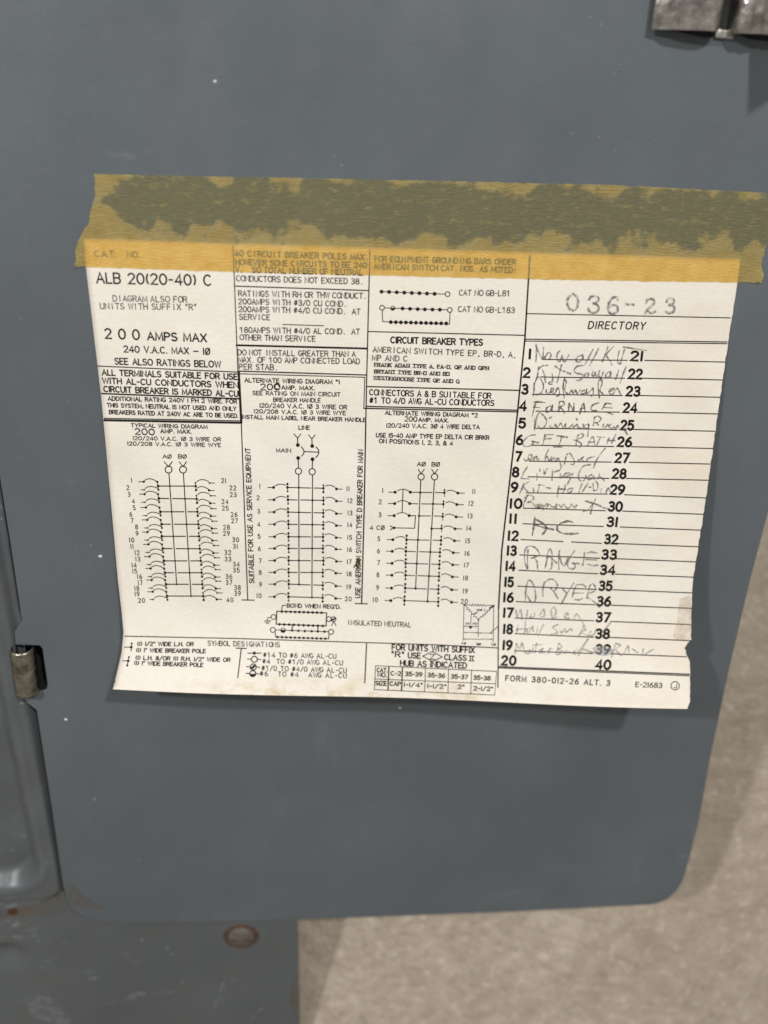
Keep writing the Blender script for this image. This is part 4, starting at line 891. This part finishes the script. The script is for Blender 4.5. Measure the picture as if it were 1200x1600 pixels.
# --- pencilled entries, traced on enlargements (x0, y0, scale)
HW = [
 ('No wall Kit', 'p', 1.35, (820, 530, 6), [[(105, 45), (110, 120), (103, 215)], [(105, 60), (135, 130), (165, 188), (172, 140), (175, 75)], [(190, 170), (220, 125), (245, 140), (235, 180), (195, 188), (180, 165)], [(330, 105), (303, 140), (305, 200), (330, 205), (352, 150), (358, 195), (380, 210), (412, 150)],
   [(535, 150), (495, 165), (480, 200), (510, 215), (540, 185), (545, 150), (552, 195)], [(640, 95), (590, 190), (562, 240)], [(692, 85), (650, 170), (608, 245)], [(780, 70), (755, 140), (728, 210)], [(830, 70), (765, 145), (800, 200), (815, 240)], [(885, 110), (870, 190), (878, 230)], [(935, 95), (910, 180), (895, 235)], [(925, 72), (1020, 88), (1140, 105)]]),
 ('Kit So wall', 'p', 1.45, (820, 530, 6), [[(130, 260), (122, 320), (118, 355)], [(125, 285), (165, 250), (215, 245)], [(165, 285), (185, 340), (195, 405)], [(255, 320), (262, 360), (258, 400)], [(345, 240), (325, 320), (303, 405)], [(285, 252), (330, 285), (380, 305)], [(400, 315), (430, 325)],
   [(545, 245), (490, 255), (462, 295), (490, 320), (540, 330), (540, 360), (510, 385), (480, 385)], [(590, 315), (565, 330), (562, 355), (585, 355), (598, 330), (590, 315)], [(640, 300), (630, 330), (645, 345), (660, 310), (665, 340), (685, 345), (700, 295)], [(735, 310), (720, 350), (695, 350)], [(790, 305), (760, 330), (765, 360), (795, 345), (805, 305), (805, 362)], [(880, 290), (865, 340), (850, 380)], [(950, 260), (920, 330), (895, 410)]]),
 ('Dishwasher', 'd', 1.2, (820, 530, 6), [[(85, 405), (88, 460), (80, 530)], [(85, 440), (110, 370), (130, 355), (165, 400), (175, 450), (155, 500), (115, 520), (85, 515)], [(205, 470), (200, 495), (225, 505), (255, 490), (275, 465), (255, 460), (240, 490), (280, 505), (310, 455), (325, 490), (320, 525), (295, 535)], [(245, 400), (225, 410), (230, 425), (255, 420)],
   [(370, 370), (360, 450), (370, 555)], [(372, 370), (388, 400), (375, 480), (400, 510), (410, 520), (440, 480), (455, 510), (475, 475), (490, 510), (520, 475)], [(560, 480), (530, 490), (535, 515), (570, 500), (580, 470), (580, 510), (620, 480), (640, 460), (640, 510), (625, 535)], [(715, 370), (690, 400), (690, 470), (700, 550)], [(715, 370), (725, 410), (705, 480), (730, 510), (740, 525)], [(790, 490), (830, 475), (840, 460), (800, 470), (790, 500), (820, 520), (855, 470), (870, 460), (900, 520)]]),
 ('FURNACE', 'd', 1.4, (810, 620, 6), [[(165, 45), (150, 100), (130, 180)], [(145, 50), (200, 48), (250, 55)], [(135, 98), (200, 100)], [(300, 85), (265, 105), (265, 145), (300, 130), (318, 85), (315, 135)], [(385, 45), (380, 100), (378, 140)], [(385, 45), (420, 45), (430, 75), (390, 95), (415, 120), (430, 155)], [(475, 60), (472, 100), (470, 135)], [(475, 60), (500, 100), (515, 130), (522, 60)],
   [(575, 160), (595, 90), (610, 60), (620, 110), (625, 145)], [(580, 110), (625, 105)], [(755, 55), (700, 75), (678, 110), (700, 130), (735, 128)], [(820, 60), (800, 90), (785, 115)], [(815, 60), (870, 65)], [(800, 100), (880, 105)], [(820, 140), (885, 165)]]),
 ('Dining Room', 'p', 1.35, (810, 620, 6), [[(150, 205), (155, 260), (150, 310)], [(155, 290), (170, 200), (195, 150), (235, 175), (265, 225), (250, 270), (215, 300), (185, 270)], [(290, 200), (310, 190)], [(300, 270), (300, 290), (330, 285), (350, 260), (360, 295), (385, 260), (400, 250), (420, 290), (445, 255), (440, 285), (470, 295), (500, 265)], [(545, 205), (550, 215)], [(510, 255), (515, 285), (540, 265), (550, 255), (560, 285), (600, 290), (610, 255)],
   [(655, 255), (620, 270), (620, 290), (655, 290), (660, 260), (655, 320), (650, 370)], [(715, 190), (705, 250), (700, 270)], [(715, 195), (745, 180), (775, 205), (750, 235), (715, 245)], [(735, 245), (750, 265)], [(800, 255), (790, 280), (815, 285), (840, 260)], [(870, 255), (850, 275), (870, 295), (895, 285)], [(900, 280), (910, 300), (930, 270), (938, 300)], [(990, 300), (1020, 350)]]),
 ('GFI BATH', 'p', 1.3, (810, 620, 6), [[(160, 355), (95, 370), (40, 430), (60, 465), (110, 460), (145, 425), (120, 415), (190, 430)], [(255, 355), (240, 400), (230, 450)], [(245, 355), (330, 355)], [(245, 395), (310, 390)], [(405, 365), (395, 420), (370, 465)], [(365, 365), (460, 380)], [(330, 470), (410, 470)], [(560, 360), (545, 410), (540, 455)], [(555, 360), (600, 345), (605, 375), (550, 405), (590, 440), (575, 475)], [(520, 405), (550, 410)],
   [(650, 455), (680, 395), (700, 375), (715, 430), (715, 450)], [(655, 425), (710, 425)], [(770, 380), (750, 420), (735, 455)], [(735, 375), (810, 380)], [(850, 385), (840, 410), (830, 440)], [(915, 350), (890, 400), (870, 440)], [(835, 410), (905, 410)]]),
 ('entry bed', 'p', 1.25, (800, 700, 6), [[(110, 100), (130, 120), (165, 100), (190, 75), (170, 60), (150, 90), (170, 115), (205, 85)], [(215, 80), (205, 115), (230, 75), (240, 110), (260, 100)], [(345, 10), (320, 60), (310, 110), (330, 80), (350, 120), (370, 80)], [(375, 85), (365, 120), (395, 90)], [(430, 95), (405, 105), (410, 120), (435, 105), (440, 95), (455, 150), (460, 185), (445, 215)], [(515, 55), (500, 110), (490, 155)], [(515, 60), (545, 50), (565, 85), (585, 120), (575, 155), (550, 150)],
   [(620, 100), (630, 120), (655, 90), (670, 85), (650, 105), (680, 125)], [(775, 80), (720, 95), (695, 125)], [(875, 0), (820, 70), (780, 140), (765, 190)]]),
 ('Living Gar', 'p', 1.25, (800, 700, 6), [[(145, 175), (110, 230), (85, 285)], [(85, 285), (160, 290)], [(235, 240), (232, 305)], [(260, 195), (262, 220)], [(300, 205), (305, 245), (325, 205), (330, 195)], [(380, 215), (375, 305)], [(395, 225), (440, 210)], [(455, 240), (450, 280), (480, 260), (490, 275)], [(545, 235), (500, 240), (495, 265), (530, 260), (570, 240), (545, 290), (520, 340)], [(735, 155), (670, 170), (630, 230), (625, 290), (665, 310), (695, 270), (690, 255)],
   [(750, 250), (720, 265), (710, 295), (745, 290), (765, 260), (772, 292)], [(820, 240), (815, 270), (805, 290)], [(815, 265), (840, 280), (870, 310)]]),
 ('Kit Hall Din', 'p', 1.25, (800, 700, 6), [[(110, 330), (90, 390), (70, 430)], [(155, 318), (105, 360), (150, 410)], [(200, 375), (205, 410)], [(260, 340), (250, 380), (240, 415)], [(240, 345), (305, 350)], [(325, 370), (360, 378)], [(440, 355), (430, 410), (425, 460)], [(500, 345), (490, 400), (475, 420)], [(430, 385), (500, 385)], [(560, 375), (525, 390), (525, 415), (555, 410), (570, 375)], [(655, 335), (640, 380), (625, 420)], [(715, 325), (680, 380), (655, 420)], [(720, 365), (740, 368)],
   [(760, 330), (762, 370), (765, 400)], [(765, 400), (800, 390), (805, 340), (785, 310)], [(840, 380), (832, 420)], [(890, 385), (880, 420), (905, 375), (920, 410)]]),
 ('Basement', 'p', 1.15, (800, 760, 6), [[(150, 85), (120, 140), (105, 200), (115, 205)], [(120, 110), (150, 80), (190, 90), (205, 115), (170, 140), (150, 150), (190, 150), (205, 175)], [(260, 165), (220, 180), (215, 195), (250, 195), (280, 170), (240, 190), (270, 200), (290, 175)], [(290, 200), (320, 165), (330, 160), (330, 195), (290, 220)], [(330, 185), (355, 165), (370, 190), (395, 190), (420, 165), (405, 210), (440, 170), (460, 195), (490, 165), (510, 200), (545, 195), (555, 165), (590, 200), (610, 170), (595, 185)],
   [(785, 115), (760, 170), (735, 260)], [(685, 138), (760, 160), (830, 190), (900, 210)], [(700, 134), (765, 156), (835, 184)], [(665, 235), (715, 215), (760, 160)]]),
 ('AC', 'd', 1.7, (800, 760, 6), [[(215, 290), (205, 370), (190, 460)], [(215, 305), (270, 335), (320, 375), (310, 420), (285, 450)], [(210, 360), (300, 385), (390, 405)], [(570, 340), (530, 325), (460, 345), (425, 375), (430, 415), (480, 440), (560, 445), (620, 440)]]),
 ('RANGE', 'p', 1.35, (790, 840, 6), [[(210, 115), (205, 200), (205, 290), (180, 220), (180, 130), (200, 90), (240, 80), (290, 105), (318, 160), (280, 180), (240, 195)], [(265, 185), (295, 230), (300, 295)], [(370, 290), (385, 220), (400, 130), (420, 110), (435, 150), (435, 220), (430, 285), (410, 300)], [(385, 190), (420, 185), (480, 240)], [(505, 125), (497, 210), (500, 300)], [(505, 180), (530, 250), (550, 265), (570, 230), (585, 170)], [(650, 120), (600, 190), (580, 250), (600, 290), (640, 290), (655, 260), (630, 240), (690, 245)],
   [(740, 140), (735, 200), (722, 260)], [(760, 150), (800, 135), (855, 145)], [(750, 205), (855, 210)], [(770, 250), (820, 262), (865, 258)]]),
 ('DRYER', 'p', 1.35, (790, 840, 6), [[(185, 590), (190, 500), (205, 420), (230, 400), (265, 450), (280, 520), (280, 580), (255, 610), (225, 585), (205, 545)], [(350, 550), (350, 480), (365, 415)], [(370, 420), (400, 395), (440, 390), (475, 420), (485, 455), (455, 500), (420, 475)], [(450, 500), (490, 570)], [(535, 480), (570, 520)], [(640, 425), (590, 500), (540, 590), (515, 628)], [(665, 440), (640, 500), (625, 560)], [(670, 445), (720, 440), (755, 465)], [(640, 520), (730, 520)], [(650, 580), (690, 585), (720, 570)],
   [(790, 450), (775, 510), (760, 570)], [(790, 450), (820, 435), (840, 465), (835, 500), (790, 520)], [(770, 560), (840, 610), (880, 655)]]),
 ('Washer', 'l', 1.35, (780, 940, 4.615), [[(120, 60), (130, 110), (155, 60), (165, 130)], [(205, 60), (195, 120), (185, 165)], [(235, 90), (220, 115), (250, 110), (255, 85)], [(290, 100), (320, 55), (325, 105), (300, 110)], [(400, 40), (375, 60), (385, 130)], [(400, 40), (410, 70), (395, 120), (415, 110)], [(470, 110), (500, 90), (480, 85), (470, 115), (505, 120)], [(540, 130), (550, 95), (570, 100), (600, 150), (615, 180)]]),
 ('Hall Sw Rec', 'l', 1.35, (780, 940, 4.615), [[(135, 170), (130, 200), (125, 225)], [(190, 165), (185, 205), (180, 235)], [(125, 200), (200, 195)], [(220, 190), (195, 210), (215, 220), (240, 180), (245, 215)], [(280, 180), (265, 240)], [(320, 165), (280, 245)], [(425, 165), (385, 185), (410, 205), (420, 225), (375, 235)], [(440, 210), (450, 225), (475, 195), (480, 220), (520, 195), (525, 215)], [(605, 180), (590, 220), (570, 250)], [(605, 185), (625, 200), (590, 220), (650, 250)], [(660, 215), (645, 240), (680, 240), (700, 190)], [(800, 155), (745, 220)]]),
 ('Master Bed Bath', 'l', 1.35, (780, 940, 4.615), [[(125, 300), (120, 340), (115, 370)], [(125, 310), (150, 340), (165, 300), (185, 370)], [(210, 350), (190, 370), (215, 372), (225, 345)], [(245, 330), (235, 370)], [(270, 300), (262, 340), (255, 370)], [(240, 315), (310, 310)], [(290, 350), (315, 340), (290, 370), (330, 365)], [(355, 375), (365, 340), (385, 340)], [(430, 300), (420, 340), (410, 380)], [(430, 305), (455, 325), (425, 345), (460, 360), (420, 385)], [(490, 350), (470, 370), (510, 360)], [(560, 345), (535, 370), (560, 370), (640, 270)], [(640, 270), (600, 340), (570, 390)], [(600, 340), (680, 370)],
   [(840, 300), (825, 350), (810, 400)], [(840, 300), (875, 315), (840, 345), (880, 390)], [(900, 370), (930, 320), (935, 380)], [(960, 340), (1000, 370)], [(1050, 380), (1110, 345)], [(1040, 340), (1030, 385)]]),
]
PM = {'p': M_PENCIL, 'd': M_PENCIL_D, 'l': M_PENCIL_L}
for nm, pm, w, (x0, y0, sc), sts in HW:
    k = Ink(1.0); k.k = 20
    for st in sts:
        c = np.array([(x0 + p[0] / sc, y0 + p[1] / sc) for p in catmull(st, 6)]); ph = rng.uniform(0, 6.28, 2)
        press = 1.9 * w * (.85 + .30 * np.sin(np.arange(len(c)) * .45 + ph[0]) + .18 * np.sin(np.arange(len(c)) * 1.3 + ph[1]))
        k.stroke(c, press)
    k.v = [(a, b, c + 4e-5) for a, b, c in k.v]
    k.build('pencilled_entry', PM[pm], lab='pencilled directory entry reading ' + nm)

# marks: burn, eraser smudge, adhesive stain
def blob(name, pts, mat, dz, lab=None):
    k = Ink(); k.poly(catmull(list(pts) + [pts[0]], 4)[:-1], dz); return k.build(name, mat, lab=lab)
blob('burn_mark', [(557, 872), (561, 871), (563, 876), (562, 883), (559, 886), (556, 884), (554, 888), (552, 886), (556, 879)], M_BURN, 1.6e-4, 'small brown burn mark by the upright text')
blob('eraser_smudge', [(925, 1013), (935, 1009), (952, 1011), (958, 1018), (950, 1024), (932, 1023)], M_SMUDGE, 1.7e-4)
blob('adhesive_stain', [(1062, 936), (1070, 933), (1079, 934), (1079, 998), (1068, 1000), (1052, 996), (1058, 970), (1060, 950)], M_REMNANT, 1.5e-4, 'brown stain on the torn right edge')

# ------------------------------------------------------------------ masking tape
topE = [(147, 272), (400, 277), (700, 283), (950, 289), (1197, 301)]
botE = [(118, 416), (363, 424.6), (620, 431), (900, 437), (1190, 441.5)]
nU, nV = 170, 40
lefts = np.interp(np.linspace(0, 1, nV), [0, .06, .14, .22, .34, .42, .52, .60, .68, .76, .84, .92, 1], [147, 149, 147, 150, 144, 141, 140, 132, 126, 121, 118, 119, 117])
rights = np.interp(np.linspace(0, 1, nV), [0, .15, .3, .45, .6, .7, .8, .9, 1], [1197, 1203, 1206, 1201, 1198, 1193, 1188, 1194, 1190])
lefts += rng.normal(0, .7, nV); rights += rng.normal(0, .7, nV)
TX = np.empty((nV, nU)); TY = np.empty((nV, nU))
us = np.linspace(0, 1, nU); fr_t = rng.normal(0, .35, nU); fr_b = rng.normal(0, .45, nU)
for j in range(nV):
    t = j / (nV - 1); TX[j] = lefts[j] + (rights[j] - lefts[j]) * us
    a = np.interp(TX[j], [p[0] for p in topE], [p[1] for p in topE]); b = np.interp(TX[j], [p[0] for p in botE], [p[1] for p in botE])
    TY[j] = a + (b - a) * t + fr_t * (1 - t) ** 8 + fr_b * t ** 8
ptop = np.interp(TX, [131, 1157], [372, 404])
overp = sstep(-2.0, 2.0, TY - ptop) * (TX > 131) * (TX < 1158)
tz = .00022 + .00034 * overp + .00005 * np.sin(TX * .11) * np.sin(TY * .17)
tz = np.maximum(tz, .00018)
cur = np.clip((128 - TX) / 14, 0, 1) * np.clip((TY - 395) / 20, 0, 1); tz += .0022 * cur
cur = np.clip((TX - 1165) / 30, 0, 1) * np.clip((TY - 415) / 26, 0, 1); tz += .0012 * cur
q = ray(TX, TY); PT = CAM + q * ((tz - CAMH) / q[..., 2])[..., None]
u0 = PT[-1, 0]; exv = PT[-1, -1] - u0; exv /= np.linalg.norm(exv); eyv = np.array([-exv[1], exv[0], 0])
uvt = np.stack([(PT - u0) @ exv, (PT - u0) @ eyv], -1).reshape(-1, 2)
Fc = [(j * nU + i, (j + 1) * nU + i, (j + 1) * nU + i + 1, j * nU + i + 1) for j in range(nV - 1) for i in range(nU - 1)]
tape = mesh_obj('masking_tape', PT.reshape(-1, 3), Fc, M_TAPE, None, smooth=True, uv=uvt)
tag(tape, 'strip of yellowed torn masking tape holding the label, olive adhesive patches along it', 'tape')

# ------------------------------------------------------------------ white flecks on the paint
flecks = [(336, 127, 3.4, 2.6), (157, 869, 3.4, 2.4), (142, 852, 1.8, 1.4), (103, 1124, 3.0, 2.0), (148, 1249, 2.6, 1.8), (921, 27, 2.6, 2.0), (939, 39, 1.8, 2.6), (625, 1106, 1.6, 1.6),
          (277, 223, 1.6, 1.1), (380, 189, 1.5, 1.1), (405, 217, 1.7, 1.0), (492, 163, 1.6, 1.1), (524, 243, 1.8, 1.2), (936, 215, 2.6, 1.4), (960, 116, 1.8, 1.6), (967, 101, 1.4, 2.0), (748, 1414, 1.8, 1.2), (217, 1343, 1.6, 1.0), (913, 268, 1.5, .9)]
for x, y, a, b in flecks:
    n = 7; ph = random.random() * 6
    pp = [(x + a * (.75 + .4 * random.random()) * math.cos(ph + 6.2832 * i / n), y + b * (.75 + .4 * random.random()) * math.sin(ph + 6.2832 * i / n)) for i in range(n)]
    P = plane(np.array([p[0] for p in pp]), np.array([p[1] for p in pp])); ctr = P.mean(0) + np.array([0, 0, .0003]); P[:, 2] = .00005
    mesh_obj('paint_fleck', np.vstack([P, ctr]), [(i, (i + 1) % n, n) for i in range(n)], M_CHIP if a > 2.9 or x == 625 else M_DUST, door)

# stains, scuffs and scratches lying on the painted sheet metal
def patch(name, pts, mat, parent, on_cover=True, dz=.00012, n=14):
    c = catmull(list(pts) + [pts[0]], 5)[:-1]; ctr = c.mean(0); m = len(c); vs = []; fc = []
    rings = [1 - i / n for i in range(n)]
    for rr in rings: vs += [ctr + (p - ctr) * rr for p in c]
    vs.append(ctr)
    for j in range(n - 1):
        for i in range(m): fc.append((j * m + i, j * m + (i + 1) % m, (j + 1) * m + (i + 1) % m, (j + 1) * m + i))
    for i in range(m): fc.append(((n - 1) * m + i, (n - 1) * m + (i + 1) % m, n * m))
    v = np.array(vs); z = np.zeros(len(v)) if not on_cover else np.full(len(v), -.004)
    for _ in range(8):
        q = ray(v[:, 0], v[:, 1]); P = CAM + q * ((z - CAMH) / q[:, 2])[:, None]
        z = cover_z(P[:, 0], P[:, 1]) + dz if on_cover else np.full(len(v), dz)
    return mesh_obj(name, P, fc, mat, parent, smooth=True)
patch('rust_stain', [(-20, 1424), (30, 1418), (70, 1408), (92, 1396), (98, 1412), (96, 1428), (60, 1432), (10, 1436), (-20, 1437)], M_RSTAIN, cover, dz=.0003)
patch('rust_spot', [(12, 1422), (22, 1420), (28, 1424), (24, 1429), (13, 1430)], M_RDARK, cover, dz=.0006)
patch('rust_stain', [(104, 1374), (118, 1386), (134, 1402), (150, 1412), (168, 1418), (140, 1420), (116, 1414), (106, 1398)], M_RSTAIN, door, False)
patch('scuff', [(40, 1560), (62, 1556), (88, 1562), (96, 1580), (112, 1596), (84, 1600), (56, 1588), (44, 1574)], M_SCUFF, cover, dz=.0003)
patch('scuff', [(198, 1556), (222, 1549), (226, 1553), (202, 1560)], M_SCUFF, cover, dz=.0003)
patch('scuff', [(46, 1455), (52, 1453), (64, 1470), (58, 1470)], M_SCUFF, cover, dz=.0003)
patch('scuff', [(742, 1400), (770, 1394), (818, 1391), (820, 1398), (780, 1402), (744, 1405)], M_FSCUFF, door, False)
patch('rust_stain', [(459, 1530), (466, 1526), (467, 1570), (464, 1592), (456, 1580), (452, 1560)], M_RSTAIN, cover, dz=.0003)
def scratch(pts, w, parent, on_cover=True):
    c = catmull(pts, 8); d = np.gradient(c, axis=0); d /= np.linalg.norm(d, axis=1)[:, None]; nn = np.stack([-d[:, 1], d[:, 0]], 1)
    tp = np.sin(np.linspace(.15, math.pi - .15, len(c)))[:, None] * w / 2
    v = np.vstack([c + nn * tp, c - nn * tp]); m = len(c); z = np.full(len(v), -.004)
    for _ in range(8):
        q = ray(v[:, 0], v[:, 1]); P = CAM + q * ((z - CAMH) / q[:, 2])[:, None]; z = cover_z(P[:, 0], P[:, 1]) + .00012
    mesh_obj('scratch', P, [(i, i + 1, m + i + 1, m + i) for i in range(m - 1)], M_SCUFF, parent)
scratch([(330, 1598), (338, 1565), (348, 1538), (354, 1515)], 3.0, cover)
scratch([(110, 1572), (180, 1566), (250, 1552), (320, 1540)], 1.6, cover)
scratch([(385, 1600), (400, 1585), (414, 1570)], 3.0, cover)
